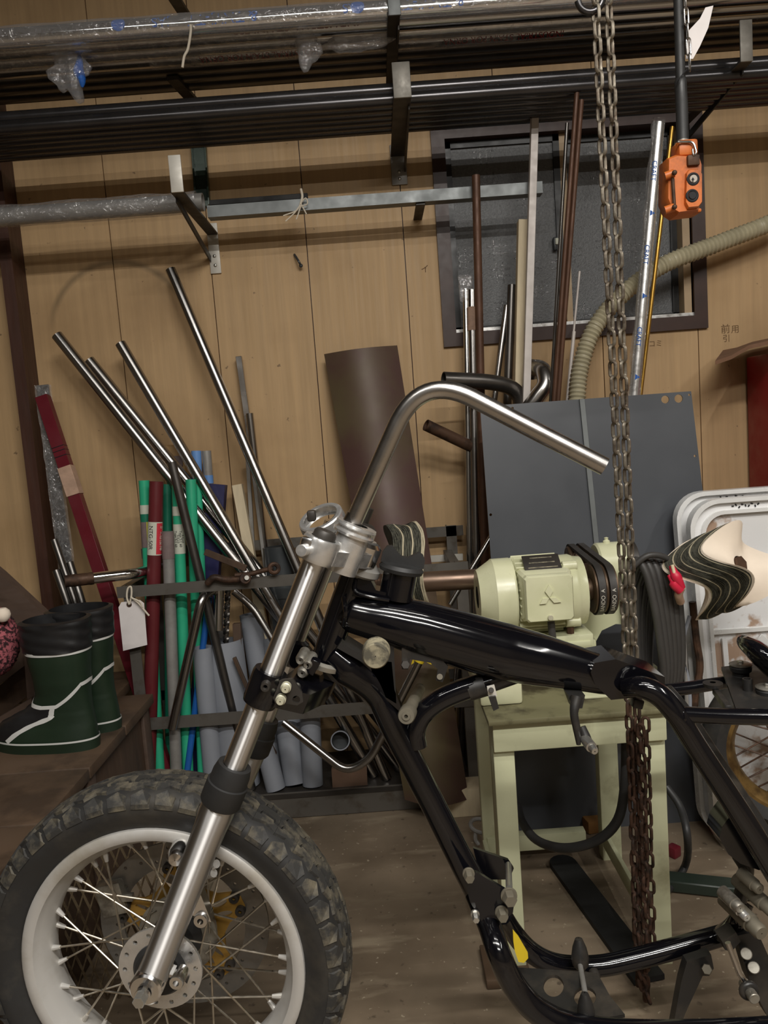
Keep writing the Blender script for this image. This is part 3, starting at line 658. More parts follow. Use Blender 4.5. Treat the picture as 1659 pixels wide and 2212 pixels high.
# ---- leaning bars
def pole(name, label, cat, top, bot, w, Yt, Yb, m, group=None, sides=16, zb=ZB, square=False, hollow=0.82, w2=None, exact=None):
    """leaning bar: photo points top/bot give its line; Yt, Yb its distance at the top and at the base"""
    a = P(*top, Yt); b = exact or pole_end(*top, *bot, Yb, zb)
    r = w / 2 * mp(*top, Yt)
    mb = MB()
    if square:
        d = (a - b).normalized(); mb.bar(b, a, 2 * r, (w2 or w) * mp(*top, Yt), (0, 1, 0), 0.0012)
    else: mb.tube([a, b], r, sides, hollow=hollow, hend=(1, 1))
    o = obj(name, mb, m, None, label, cat, group); return o, a, b, r
G1 = 'bare steel tubes leaning left in the rack'
pole('steel_tube', 'long bare steel tube leaning furthest left, its open end highest of the close pair', 'tube', (123, 724), (604, 1332), 24, 2.62, 2.50, 'steel_tube', G1)
pole('steel_tube', 'bare steel tube just right of the furthest-left leaning one, second of the close pair', 'tube', (193, 778), (556, 1228), 23, 2.66, 2.54, 'steel_tube', G1)
pole('steel_tube', 'bare steel tube leaning left alone between the close pair and the tallest one', 'tube', (260, 742), (598, 1318), 23, 2.64, 2.47, 'steel_tube', G1)
pole('steel_tube', 'tallest bare steel tube in the left rack, crossing the thin square bar', 'tube', (368, 582), (640, 1222), 22, 2.66, 2.44, 'steel_tube', G1)
pole('thin_tube', 'thin dark tube running into the black drain pipe', 'tube', (539, 893), (572, 1185), 16, 2.70, 2.66, 'steel_tube')
pole('square_bar', 'slim steel square bar standing tallest behind the thin dark tube', 'bar', (516, 770), (548, 1000), 13, 2.72, 2.71, 'raw_steel', square=True)
pole('steel_strip', 'narrow bright steel strip left of the black drain pipe', 'bar', (535, 992), (547, 1190), 8, 2.69, 2.66, 'galv', square=True)
pole('steel_strip', 'narrow bright steel strip touching the thin dark tube', 'bar', (546, 1012), (567, 1180), 7, 2.68, 2.65, 'galv', square=True)
pole('timber_lath', 'pale square timber lath standing among the tubes left of the black pipe', 'lath', (513, 1047), (537, 1180), 21, 2.68, 2.60, 'pale_wood', square=True)
bpo, a, b, r = pole('drain_pipe', 'short fat black plastic pipe standing behind the fork top', 'pipe', (600, 1180), (615, 1300), 66, 2.60, 2.55, 'black_plastic', sides=26, hollow=0.9)
# maroon rectangular tube with tape, film-wrapped bar
o, a, b, r = pole('maroon_channel', 'maroon rectangular tube leaning at far left with a tan tape band', 'tube', (92, 856), (252, 1340), 27, 2.62, 2.46, 'maroon', square=True, w2=20, zb=0.05)
t0, t1 = a.lerp(b, 0.175), a.lerp(b, 0.245); obj('tape_band', MB().bar(t0, t1, 2 * r + 0.004, r * 1.5 + 0.006, (0, 1, 0)), 'tape_tan', o)
for k in (0.125, 0.135, 0.148): obj('scribe_line', MB().bar(a.lerp(b, k), a.lerp(b, k + 0.002), 2 * r + 0.001, r * 1.5 + 0.002, (0, 1, 0)), 'ink', o)
o, a, b, r = pole('flat_bar', 'dark flat bar in clear film standing against the timber post', 'bar', (92, 832), (143, 1215), 26, 2.64, 2.55, 'dark_steel', square=True, w2=7, zb=0.5)
obj('film_sleeve', MB().rings([[p + V((noise.noise(p * 30) * 0.004 + sx * (r + 0.004), sy * 0.009 + noise.noise(p * 25) * 0.004, 0)) for sx, sy in ((-1, -1), (1, -1), (1, 1), (-1, 1))] for p in seg(a + V((0, 0, 0.0)), b, 40)], caps=False), 'film', o, smooth=0)
GD = 'dark rods in the corner behind the boots'
pole('dark_rod', 'dark rod leaning in the corner just right of the timber post, taller one', 'rod', (117, 1166), (172, 1330), 15, 2.55, 2.45, 'dark_steel', GD, zb=0.5)
pole('dark_rod', 'dark rod leaning in the corner behind the boots, shorter one', 'rod', (121, 1232), (152, 1320), 16, 2.52, 2.45, 'dark_steel', GD, zb=0.5)
pole('dark_rod', 'dark film-wrapped rod in the corner, rightmost above the boots', 'rod', (150, 1215), (186, 1330), 17, 2.56, 2.48, 'dark_steel', GD, zb=0.5)
bt = thing('bent_tube', 'shiny bent tube lying level through the left end of the rack, its end taped', 'tube', P(220, 1245, 2.36))
pts = fillet([P(142, 1256, 2.33), P(296, 1238, 2.42), P(345, 1225, 2.60)], 0.04); obj('pipe', MB().tube(pts, 12.5 * mp(220, 1245, 2.36), 18, hollow=0.85, hend=(1, 1)), 'chrome', bt)
obj('taped_end', MB().tube(seg(P(140, 1256, 2.329), P(202, 1249, 2.365), 10), [13.5 * mp(220, 1245, 2.36) + 0.002 * noise.noise(V((i * 1.3, 0, 0))) for i in range(11)], 16), 'rusty', bt)
# coloured tubes of welding rod
def band(o, a, b, r, k0, k1, m, name='label', ex=0.0008, arc=None, n=20):
    if arc is None: return obj(name, MB().tube([a.lerp(b, k0), a.lerp(b, k1)], r + ex, n, caps=False), m, o)
    x, y, ax = fr(b - a); rs = []
    for k in (k0, k1):
        c = a.lerp(b, k); f = (CP - c); f = (f - ax * f.dot(ax)).normalized(); g = f.cross(ax)
        rs.append([c + (f * cos(t) + g * sin(t)) * (r + ex) for t in [arc[0] + (arc[1] - arc[0]) * i / 12 for i in range(13)]])
    return obj(name, MB().rings(rs, caps=False, closed=False), m, o)
GG = 'green plastic tubes in the left rack'
L_ = lambda s: 'green plastic tube ' + s
o, a, b, r = pole('green_tube', L_('with white and yellow label, leftmost beside the maroon round tube'), 'tube', (311, 1038), (341, 1600), 23, 2.52, 2.45, 'green_plastic', GG, hollow=0)
band(o, a, b, r, .077, .105, 'label_white'); band(o, a, b, r, .105, .13, 'green_dark'); band(o, a, b, r, .13, .21, 'label_grey', arc=(-1.6, 0)); band(o, a, b, r, .13, .21, 'label_yellow', arc=(0, 1.6))
o, a, b, r = pole('maroon_tube', 'maroon round tube standing in the rack with a white and red label', 'tube', (338, 1040), (322, 1640), 30, 2.47, 2.42, 'maroon_round', hollow=0)
k0, k1 = .124, .226
band(o, a, b, r, k0, k1, 'label_white', arc=(-1.5, 0.15)); band(o, a, b, r, k0 + .003, k1 - .003, 'label_red', arc=(0.2, 1.2)); band(o, a, b, r, k0, k1, 'label_white', arc=(0.1, 1.3), ex=0.0005)
def label_text(o, a, b, r, k, ang, body, m, size):
    c = a.lerp(b, k); ax = (b - a).normalized(); f = (CP - c); f = (f - ax * f.dot(ax)).normalized(); g = f.cross(ax)
    d = f * cos(ang) + g * sin(ang); tang = -f * sin(ang) + g * cos(ang)
    text('label_letters', body, m, size, c + d * r, ax, -tang if (ax.cross(-tang)).dot(d) > 0 else tang, o, wrap=(c, ax, r + 0.0012))
label_text(o, a, b, r, .172, -0.62, 'NTG-50R', 'ink', 0.019); label_text(o, a, b, r, .174, 0.95, '\uff76\uff9e\uff7d\u6eb6\u63a5\u68d2', 'label_white', 0.018)
o, a, b, r = pole('green_tube', L_('with printed white label, just right of the grey conduit'), 'tube', (383, 1048), (402, 1560), 24, 2.52, 2.45, 'green_plastic', GG, hollow=0)
band(o, a, b, r, .068, .098, 'label_white'); band(o, a, b, r, .125, .22, 'label_white')
for i in range(4): label_text(o, a, b, r, .172, -0.6 + 0.4 * i, 'II.ILLII' if i % 2 else 'Type S-1 60', 'ink', 0.011)
pole('green_tube', L_('with rounded top in front of the navy channel'), 'tube', (412, 1036), (434, 1560), 23, 2.56, 2.46, 'green_plastic', GG, hollow=0)
pole('green_tube', L_('half hidden beside the navy channel, rightmost of the five'), 'tube', (428, 1042), (446, 1500), 16, 2.59, 2.50, 'green_plastic', GG, hollow=0)
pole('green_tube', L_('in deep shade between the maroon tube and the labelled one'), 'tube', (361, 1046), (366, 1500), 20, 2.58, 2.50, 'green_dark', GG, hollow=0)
o, a, b, r = pole('conduit', 'galvanised grey conduit standing right of the maroon round tube', 'pipe', (362, 1148), (379, 1620), 25, 2.46, 2.42, 'galv', hollow=0); band(o, a, b, r, 0, .1, 'label_grey')
pole('dark_tube', 'dark steel tube leaning across the front of the green tubes', 'tube', (371, 998), (437, 1268), 20, 2.47, 2.44, 'dark_steel')
pole('light_blue_tube', 'light blue tube top showing behind the leaning steel tubes', 'tube', (424, 974), (432, 1200), 22, 2.66, 2.60, 'light_blue', hollow=0)
o, a, b, r = pole('steel_pipe_end', 'grey galvanised pipe with a blue band beside the light blue tube', 'pipe', (446, 974), (462, 1200), 20, 2.66, 2.60, 'galv'); band(o, a, b, r, .075, .1, 'light_blue')
pole('navy_channel', 'navy blue rectangular tube behind the leaning steel tubes', 'tube', (470, 1046), (455, 1240), 38, 2.64, 2.56, 'navy', square=True, w2=30)
pole('blue_tube', 'blue tube low in the rack right of the green tubes', 'tube', (452, 1290), (408, 1640), 14, 2.50, 2.43, 'blue_plastic', hollow=0)
q = P(380, 990, 2.68); o = obj('wood_block', MB().bar(P(380, 1060, 2.66), P(378, 962, 2.69), 46 * mp(380, 1000, 2.68), 0.03, (0, 1, 0), 0.003), 'wood', None, 'flat offcut of wood standing behind the leaning steel tubes', 'wood'); obj('knot_patch', MB().bar(P(380, 1008, 2.658), P(379, 985, 2.662), 30 * mp(380, 1000, 2.68), 0.004, (0, 1, 0)), 'label_grey', o)
pole('brown_tube', 'dark brown tube standing upright behind the forged clamp', 'tube', (428, 1152), (432, 1360), 18, 2.60, 2.58, 'dark_steel')
# rusty clamp and stick on the rail
cl = thing('forged_clamp', 'rusty forged lever clamp lying on the top rail of the rack', 'clamp', P(520, 1240, 2.41))
Yc = 2.385
def pt(*a, Y=Yc): return [P(x, y, Y) for x, y in a]
obj('lever', MB().tube(cr(pt((446, 1262), (462, 1248), (485, 1252), (510, 1252), (528, 1250)), 5), [0.008, .011, .011, .010, .012] + [.011] * 16, 10), 'rusty', cl)
obj('jaw', MB().tube(cr(pt((508, 1243), (540, 1240), (570, 1232), (590, 1228)), 5), 0.008, 10), 'rusty', cl)
obj('pivot', MB().cyl(P(530, 1249, Yc - 0.022), P(530, 1249, Yc + 0.012), 0.018), 'rusty', cl); obj('eye', MB().torus(P(592, 1228, Yc), (0.3, -1, 0.2), 0.014, 0.007, 18, 8), 'rusty', cl)
obj('rivet', MB().cyl(P(533, 1248, Yc - 0.03), P(533, 1248, Yc - 0.01), 0.008), 'bolt', cl)
obj('brown_stick', MB().bar(P(443, 1192, 2.45), P(532, 1228, 2.42), 0.02, 0.012, (0, 1, 0)), 'wood_dark', None, 'brown stick lying slanted above the forged clamp', 'stick')
# bent bar hooked on the rail
o = obj('hooked_tube', MB().tube(fillet([P(470, 1275, 2.52), P(438, 1280, 2.385), P(372, 1574, 2.365)], 0.06), 10 * mp(400, 1400, 2.37), 16, hollow=0.8, hend=(0, 1)), 'steel_tube', None, 'bent steel tube hooked over the top rail and hanging down in front', 'tube')
o = obj('bent_tube', MB().tube(fillet([P(505, 1277, 2.50), P(545, 1310, 2.50), P(612, 1420, 2.47)], 0.05), 8 * mp(540, 1330, 2.48), 14), 'steel_tube', None, 'thin bent tube crossing behind the fork below the top rail', 'tube')
# white shipping tag on its string
tg = thing('shipping_tag', 'blank white shipping tag tied by string to the corner of the rack', 'tag', P(285, 1300, 2.375))
c = [P(*p, 2.372) for p in ((256, 1312), (262, 1301), (302, 1296), (311, 1303), (318, 1393), (266, 1406))]
hole = P(279, 1306, 2.372); mm = mp(280, 1350, 2.37)
obj('card', MB().plate(c, (0, 0.0012, 0), [[hole + V((cos(-t) * 3 * mm, 0, sin(-t) * 3 * mm)) for t in [2 * pi * i / 12 for i in range(12)]]]), 'paper', tg, smooth=0)
obj('eyelet', MB().torus(hole + V((0, 0, 0)), (0, 1, 0), 4.2 * mm, 1.6 * mm, 18, 8), 'rusty', tg)
st = MB(); st.tube(cr(pt((279, 1306), (274, 1290), (276, 1272), (283, 1268), (284, 1285), (280, 1305), Y=2.366)), 0.003, 8); st.tube(cr(pt((283, 1290), (298, 1302), (310, 1316), (322, 1330), Y=2.362)), 0.003, 8); st.tube(cr(pt((285, 1292), (302, 1300), (308, 1312), Y=2.36)), 0.0028, 8); obj('tie', st, 'string', tg)
# grey PVC pipes
GP = 'grey PVC pipes in the bottom of the rack'
def pvc(s, top, bot, w, Yt, Yb=2.45, m='pvc', exact=None): return pole('pvc_pipe', 'grey PVC pipe ' + s, 'pipe', top, bot, w, Yt, Yb, m, GP, sides=26, hollow=0.93)
pvc('of middle width, left neighbour of the fattest one', (437, 1398), (462, 1690), 42, 2.46, 2.44)
pv, pva, pvb, pvr = pvc('fattest of all, standing open just left of the fork', (482, 1384), (520, 1690), 84, 2.52, 2.48)
pvc('leaning just right of the fattest pipe, slant-cut top', (540, 1326), (600, 1700), 46, 2.60, 2.55)
pvc('with its top right behind the fork stanchion', (592, 1378), (640, 1690), 52, 2.60, 2.46)
pvc('behind the lower yoke, seen through the bolts', (640, 1440), (676, 1690), 40, 2.56, 2.48)
pvc('short upright one left of the copper-coloured plate', (668, 1500), (676, 1700), 44, 2.48, 2.44)
pvc('short one behind the lower fork, lowest left', (560, 1560), (600, 1720), 42, 2.46, 2.43)
pl_ = MB().tube([P(735, 1600, 2.42), P(742, 1592, 2.66)], 21 * mp(735, 1600, 2.42), 26, hollow=0.88, hend=(1, 0)); pp_ = obj('pipe_stub', pl_, 'black_plastic', None, 'dark pipe lying with its round open end facing out above the plate', 'pipe')
obj('pale_rim', MB().torus(P(735, 1600, 2.418), P(735, 1600, 2.42) - P(742, 1592, 2.66), 19.6 * mp(735, 1600, 2.42), 0.0022, 30, 8), 'pvc', pp_)
pole('wood_strip', 'brown wooden strip leaning inside the fattest PVC pipe', 'strip', (512, 1346), (520, 1500), 17, 2.52, 2.50, 'wood_dark', square=True, zb=0.4)
pole('wood_strip', 'thin brown strip leaning in front of the fattest PVC pipe', 'strip', (506, 1420), (540, 1500), 8, 2.44, 2.44, 'wood_dark', square=True, zb=0.2)
tw = MB(); a, b = P(492, 1275, 2.49), P(487, 1400, 2.49); ax = (b - a)
x, y, _ = fr(ax); n_ = 40
tw.rings([[a.lerp(b, i / n_) + (x * cos(2 * pi * k / 8 + i * .55) * (0.010 if k % 4 else 0.004) + y * sin(2 * pi * k / 8 + i * .55) * (0.010 if k % 4 else 0.004)) for k in range(8)] for i in range(n_ + 1)])
obj('twist_drill', tw, 'dark_steel', None, 'long dark twist drill standing in the mouth of the fat PVC pipe', 'drill bit')
o = obj('bright_tube', MB().tube([P(474, 1272, 2.48), P(472, 1362, 2.46)], 10.5 * mp(473, 1300, 2.47), 16, hollow=0.85, hend=(1, 1)), 'polished_alloy', None, 'short bright tube hanging left of the twist drill under the rail', 'tube')
pole('brown_bar', 'brown bar in the shade between the hooked tube and the PVC pipes', 'bar', (447, 1280), (455, 1420), 20, 2.56, 2.52, 'wood_dark', square=True)
# U-bent tube with yellow tape
pts = fillet([P(612, 1560, 2.30), P(748, 1668, 2.25), P(800, 1640, 2.25), P(908, 1424, 2.22)], [0.12, 0.06]); w_ = 9 * mp(750, 1640, 2.25)
ut = thing('bent_tube', 'U-bent steel tube with a yellow-taped end, leaning at the front of the rack', 'tube', P(750, 1645, 2.25)); obj('tube', MB().tube(pts, w_, 16), 'steel_tube', ut)
obj('tape', MB().tube([P(905, 1430, 2.22), P(910, 1418, 2.22)], w_ * 1.15, 14), 'tape_yellow', ut)
for pg in (((893, 1418), (897, 1414), (894, 1432), (888, 1436)), ((912, 1418), (934, 1422), (932, 1436), (920, 1430), (912, 1428))): obj('tape', MB().plate([P(*p, 2.215) for p in pg], (0, 0.002, 0)), 'tape_yellow', ut)
# copper-brown plate standing on the base
o = obj('steel_plate', MB().plate([P(*p, 2.41) for p in ((716, 1662), (792, 1655), (795, 1722), (720, 1728))], (0, 0.02, 0)), 'copper_plate', None, 'copper-brown steel plate standing on the base of the rack', 'plate', smooth=0)
obj('floor_timber', MB().box((P(1005, 1745, 2.33).x, 2.36, 0.045), (0.19, 0.09, 0.09), bev=0.003), 'pale_wood', None, 'short pale timber block on the floor left of the green machine stand', 'wood')
# dark bars standing at the right end of the rack
GR = 'dark bars at the right end of the rack'
for k, (tp, bt_, w, yt, s) in enumerate((((1000, 1380), (996, 1640), 14, 2.60, 'leftmost, with a bright edge'), ((1018, 1380), (1012, 1660), 12, 2.62, 'second from the left'))):
    pole('dark_bar', 'dark steel bar below the shaft, right of the rack upright, ' + s, 'bar', tp, bt_, w, yt, 2.58, 'dark_steel', GR, zb=0.05)
# ================================================================= bars leaning in front of the window
pole('steel_tube', 'long slim steel tube, left of the pair running down from the window corner', 'tube', (1006, 625), (1013, 1100), 13, 2.66, 2.50, 'stainless', 'pair of tubes under the window corner', zb=0.02)
o, a, b, r = pole('steel_tube', 'long steel tube with a tan paper label, right of the window-corner pair', 'tube', (1019, 627), (1027, 1100), 19, 2.65, 2.48, 'steel_tube', 'pair of tubes under the window corner', zb=0.02)
band(o, a, b, r, .035, .082, 'tape_tan', ex=0.0012)
film_c = seg(P(1003, 596, 2.655), P(1010, 650, 2.655), 8)
obj('film_end', MB().rings([[p + V((sx * 0.022 + 0.006 * noise.noise(p * 60 + V((sx, sy, 0))), sy * 0.012 + 0.006 * noise.noise(p * 50), 0)) for sx, sy in ((-1, -1), (0, -1.3), (1, -1), (1, 1), (0, 1.2), (-1, 1))] for p in film_c], caps=False), 'film', o, smooth=0)
pole('rusty_pipe', 'dull brown pipe standing before the left window pane, behind the tube pair', 'pipe', (1028, 379), (1034, 640), 18, 2.53, 2.56, 'brown_rod', zb=0.02)
pole('square_tube', 'tall white-grey square tube crossing the left window pane', 'tube', (1155, 250), (1139, 780), 16, 2.53, 2.47, 'white_bar', square=True, zb=0.02)
o, a, b, r = pole('timber_batten', 'pale planed batten left of the white square tube', 'batten', (1130, 477), (1122, 840), 23, 2.60, 2.48, 'pale_wood', square=True, zb=0.02)
pole('dark_tube', 'slim dark tube leaning right under the left window pane', 'tube', (1095, 660), (1068, 860), 14, 2.67, 2.55, 'steel_tube', zb=0.02)
pole('steel_tube', 'dull steel tube with capped top, just left of the pale batten', 'tube', (1106, 616), (1097, 850), 19, 2.66, 2.56, 'dark_steel', zb=0.02, hollow=0)
pole('bright_rod', 'thin bright rod squeezed between the dull tube and pale batten', 'rod', (1116, 612), (1110, 850), 4, 2.64, 2.55, 'stainless', zb=0.02, hollow=0)
GB = 'brown rods leaning beside the chain'
pole('brown_rod', 'brown rod, tallest of the bundle by the chain', 'rod', (1247, 187), (1203, 780), 11, 2.355, 2.47, 'brown_rod', GB, zb=0.02, hollow=0)
pole('brown_rod', 'brown rod, right one of the bundle by the chain', 'rod', (1256, 216), (1212, 780), 11, 2.352, 2.47, 'brown_rod', GB, zb=0.02, hollow=0)
pole('brown_rod', 'thin grey-brown rod, shortest of the bundle by the chain', 'rod', (1225, 266), (1190, 860), 8, 2.39, 2.50, 'dark_steel', GB, zb=0.02, hollow=0)
pole('thin_rod', 'thin pale rod in a wider sleeve between the brown rods and the hose', 'rod', (1252, 586), (1238, 730), 5, 2.64, 2.58, 'white_bar', zb=0.02, hollow=0)
pole('thin_tube', 'thin pale tube that the thinner rod stands in, left of the hose', 'tube', (1240, 716), (1226, 862), 8, 2.62, 2.54, 'white_bar', zb=0.02, hollow=0)
o, a, b, r = pole('wrapped_pole', 'bright pole in clear film with blue print, leaning right of the chain', 'pole', (1423, 266), (1370, 850), 23, 2.50, 2.50, 'satin_alloy', zb=0.02)
for i in range(9): label_text(o, a, b, r, .07 + i * .06, 0.25 if i % 2 else -0.1, '\u25b2' if i % 2 else 'CRAFT', 'ink_blue', 0.02)
sl_ = seg(a + (a - b).normalized() * 0.015, a.lerp(b, 0.62), 60); x, y, ax = fr(b - a)
obj('film_sleeve', MB().rings([[p + (x * cos(t) + y * sin(t)) * (r + 0.002 + 0.010 * max(0, noise.noise(V((p.z * 16, cos(t) * 2, sin(t) * 2 + 3))))) + x * (0.011 if cos(t) < -0.5 else 0) for t in [2 * pi * k / 16 for k in range(16)]] for p in sl_], caps=False), 'film', o, smooth=25)
pole('brass_rod', 'thin brass-coloured rod leaning just right of the film-wrapped pole', 'rod', (1452, 274), (1384, 850), 9, 2.52, 2.52, 'brass', zb=0.02, hollow=0)
# bent exhaust pipes behind the grey board
e1 = [P(958, 820, 2.46), P(1060, 826, 2.50), P(1110, 842, 2.53), P(1128, 880, 2.54), P(1132, 960, 2.54)]
obj('exhaust_pipe', MB().tube(cr(e1, 8), 17 * mp(1000, 825, 2.48), 20, hollow=0.9, hend=(1, 0)), 'dark_steel', None, 'dark bent exhaust pipe with its open end pointing left above the grey board', 'exhaust pipe')
e2 = [P(1146, 812, 2.60), P(1150, 795, 2.58), P(1172, 800, 2.50), P(1178, 830, 2.47), P(1158, 862, 2.47), P(1136, 900, 2.48), P(1130, 980, 2.48)]
obj('exhaust_bend', MB().tube(cr(e2, 8), 18 * mp(1160, 830, 2.5), 20, hollow=0.9, hend=(1, 0)), 'raw_steel', None, 'curled bare exhaust bend rising right of the dark exhaust pipe', 'exhaust pipe')
o = obj('brown_pipe', MB().tube([P(920, 918, 2.55), P(1046, 978, 2.62)], 13 * mp(980, 945, 2.55), 16, hollow=0.82, hend=(1, 1)), 'rusty', None, 'short rusty brown pipe jutting left between the window-corner tubes and the wall', 'pipe')
obj('bright_bar', MB().tube([P(1062, 1158, 2.44), P(972, 1306, 2.40)], 6 * mp(1010, 1230, 2.4), 12), 'stainless', None, 'slim bright bar leaning left behind the machine shaft', 'bar')
# tinted curved sheet
cs = MB(); rs = []
nx = 14
for tt in (0, 1):
    for jz in range(2):
        a0, a1 = ((700, 765), (858, 746)) if jz == 0 else ((788, 1250), (936, 1240))
        Yq = 2.70 if jz == 0 else 2.50
        A, B = P(*a0, Yq), P(*a1, Yq)
        if jz == 1: A, B = A + (A - P(700, 765, 2.70)) * 0.9, B + (B - P(858, 746, 2.70)) * 0.9
        row = [A.lerp(B, i / nx) + V((0, -0.045 * sin(pi * i / nx) + tt * 0.0015, 0)) for i in range(nx + 1)]
        rs.append(row)
cs.rings([rs[0], rs[1]], caps=False, closed=False); cs.rings([rs[2], rs[3]], caps=False, closed=False)
sh = obj('curved_sheet', cs, 'sheet', None, 'curved brown heat-tinted steel sheet leaning on the wall behind the handlebar', 'metal sheet')
# dark grey board with holes and a welded seam strip
B0, BK = 2.19, 0.12
def bp_(x, y): return PL(x, y, B0, BK)
corn = [bp_(1037, 878), bp_(1493, 845)]
rb = PZ(1560, 1760, 0.0); dR = bp_(1518, 1060) - corn[1]; dL = bp_(1060, 1200) - corn[0]
c2 = corn[1] + dR * (corn[1].z / -dR.z); c3 = corn[0] + dL * (corn[0].z / -dL.z)
for q in (c2, c3): q.z = 0.0; q.y = B0
def circ(px, py, rp): 
    c = bp_(px, py); m_ = mpv(c); return [bp_(px + rp * cos(t), py + rp * sin(t)) for t in [2 * pi * i / 18 for i in range(18)]]
gb = thing('grey_board', 'dark grey painted steel board leaning behind the green motor', 'board', (1.0, B0, 0))
obj('sheet', MB().plate([corn[0], corn[1], c2, c3], (0, 0.004, 0), [circ(1437, 863, 8.5), circ(1466, 861, 9), circ(1489, 853, 2.5), circ(1107, 882, 3), circ(1060, 1112, 3), circ(1501, 985, 2.5)]), 'grey_paint', gb, smooth=0)
obj('seam_strip', MB().bar(bp_(1256, 862) + V((0, -0.004, 0)), bp_(1300, 1300) + V((0, -0.004, 0)), 0.016, 0.008, (0, 1, 0)), 'rail_bluegrey', gb)
# ribbed hose
hp = cr([P(1720, 455, 2.62), P(1659, 484, 2.62), P(1545, 528, 2.62), P(1430, 574, 2.62), P(1345, 636, 2.62), P(1285, 708, 2.61), P(1255, 790, 2.60), P(1246, 870, 2.58), P(1246, 960, 2.56)], 40)
L = 0; hr = []; wr = 17.5 * mp(1400, 590, 2.62)
for i, p in enumerate(hp):
    if i: L += (p - hp[i - 1]).length
    hr.append(wr * (1 + 0.10 * sin(L * 2 * pi / 0.0145)))
obj('ribbed_hose', MB().tube(hp, hr, 20), 'hose', None, 'grey-beige ribbed flexible hose arching across the window', 'hose')
# ================================================================= green machine stand
YS = 1.60
def vm(px, py, Y): return P(px, py, Y)
sx0, sx1 = P(1064, 1600, YS).x, P(1437, 1600, YS).x; sz = P(1240, 1545, YS).z; SB = 2.02
st = thing('machine_stand', 'pale green steel stand carrying the motor, chipped paint and open front', 'stand', ((sx0 + sx1) / 2, YS, 0))
w1 = 0.046; ah = 0.062
def leg(x0, x1, Y, yd, nm='leg'): obj(nm, MB().box(((x0 + x1) / 2, Y + yd / 2, sz / 2 - 0.002), (x1 - x0, yd, sz), bev=0.003), 'green_worn', st)
leg(sx0, sx0 + w1, YS, 0.022); leg(sx1 - 0.054, sx1, YS, 0.022)
for x in (sx0, sx1 - 0.012):
    obj('side_web', MB().box((x + 0.006, YS + 0.045, sz / 2), (0.010, 0.05, sz - 0.01), bev=0.002), 'green_worn', st)
leg(P(1296, 1700, SB).x, P(1338, 1700, SB).x, SB, 0.04); leg(sx0 + 0.01, sx0 + 0.05, SB, 0.03)
obj('apron', MB().box(((sx0 + sx1) / 2, YS - 0.003, sz - ah / 2 - 0.004), (sx1 - sx0, 0.02, ah), bev=0.003), 'green_worn', st)
obj('table_top', MB().box(((sx0 + sx1) / 2 - 0.005, (YS + SB) / 2, sz + 0.004), (sx1 - sx0 + 0.01, SB - YS + 0.05, 0.012), bev=0.003), 'oily', st)
lz = P(1200, 1815, SB).z
obj('low_rail', MB().box(((sx0 + sx1) / 2 - 0.03, SB + 0.01, lz), (sx1 - sx0 - 0.1, 0.03, 0.045), bev=0.002), 'green_worn', st)
for x in (sx0 + 0.012, sx1 - 0.03): obj('low_side_rail', MB().box((x, (YS + SB) / 2, lz), (0.012, SB - YS - 0.02, 0.045), bev=0.002), 'green_worn', st)
obj('foot_board', MB().box((sx0 + 0.0, YS + 0.02, 0.012), (0.10, 0.12, 0.022), bev=0.003), 'platform_wood', st)
# two base slabs and pedestal
ms = thing('polishing_machine', 'pale green belt-driven polishing machine with motor, pulley and spindle', 'machine', (1.0, 1.75, sz))
def slab(px0, px1, py0, Y0, Y1, m='green_enamel', name='base_slab'):
    a, b = P(px0, py0, Y0), P(px1, py0, Y0); z0 = sz + 0.010
    obj(name, MB().box(((a.x + b.x) / 2, (Y0 + Y1) / 2, (z0 + a.z) / 2), (b.x - a.x, Y1 - Y0, a.z - z0), bev=0.008), m, ms)
slab(1034, 1128, 1470, 1.66, 1.95); slab(1262, 1420, 1505, 1.66, 1.95)
slab(1128, 1290, 1392, 1.84, 1.98, 'green_worn', 'pedestal')
YM = 1.80                                          # motor axis depth
mc = P(1170, 1280, YM); ax = V((1, 0, 0)); mm = mp(1170, 1280, YM)
def X(px): return P(px, 1280, YM - 0.05).x
R0 = 79 * mm
zc = mc.z
def mo(x): return V((x, YM, zc))
x0, x1, x2, x3 = X(1036), X(1114), X(1216), X(1272)
obj('fan_cover', MB().lathe([(R0 * .3, 0), (R0 * .74, 0), (R0 * .76, .003), (R0 * .99, .034), (R0 * 1.02, .037), (R0 * 1.02, .05), (R0 * 1.02, x1 - x0 - .004), (R0 * 1.0, x1 - x0), (R0 * .8, x1 - x0)], mo(x0), ax, 40), 'green_enamel', ms, smooth=18)
obj('fan_grille', MB().cyl(mo(x0 + .003), mo(x0 + .012), R0 * .32, 20), 'ink', ms)
obj('body', MB().cyl(mo(x1 - .002), mo(x3 - 0.02), R0 * .84, 36), 'green_enamel', ms)
nf = 30
for k in range(nf):
    a = 2 * pi * (k + .5) / nf; d = V((0, cos(a), sin(a)))
    obj('fin', MB().bar(mo(x1 + .003) + d * R0 * .90, mo(x2) + d * R0 * .90, 0.005, 0.024 if k % 2 else .028, d), 'green_enamel', ms)
obj('end_bell', MB().lathe([(R0 * .85, 0), (R0 * .99, .002), (R0 * 1.0, .03), (R0 * .97, .036), (R0 * .94, .04), (R0 * .92, .056), (R0 * .5, .064), (R0 * .2, .066)], mo(x2 - .002), ax, 40), 'green_enamel', ms)
for a in (0.6, 2.2, 3.9, 5.4): obj('lug', MB().cyl(mo(x2 + .0) + V((0, cos(a), sin(a))) * R0 * .99, mo(x2 + .034) + V((0, cos(a), sin(a))) * R0 * .99, .012, 12), 'green_enamel', ms)
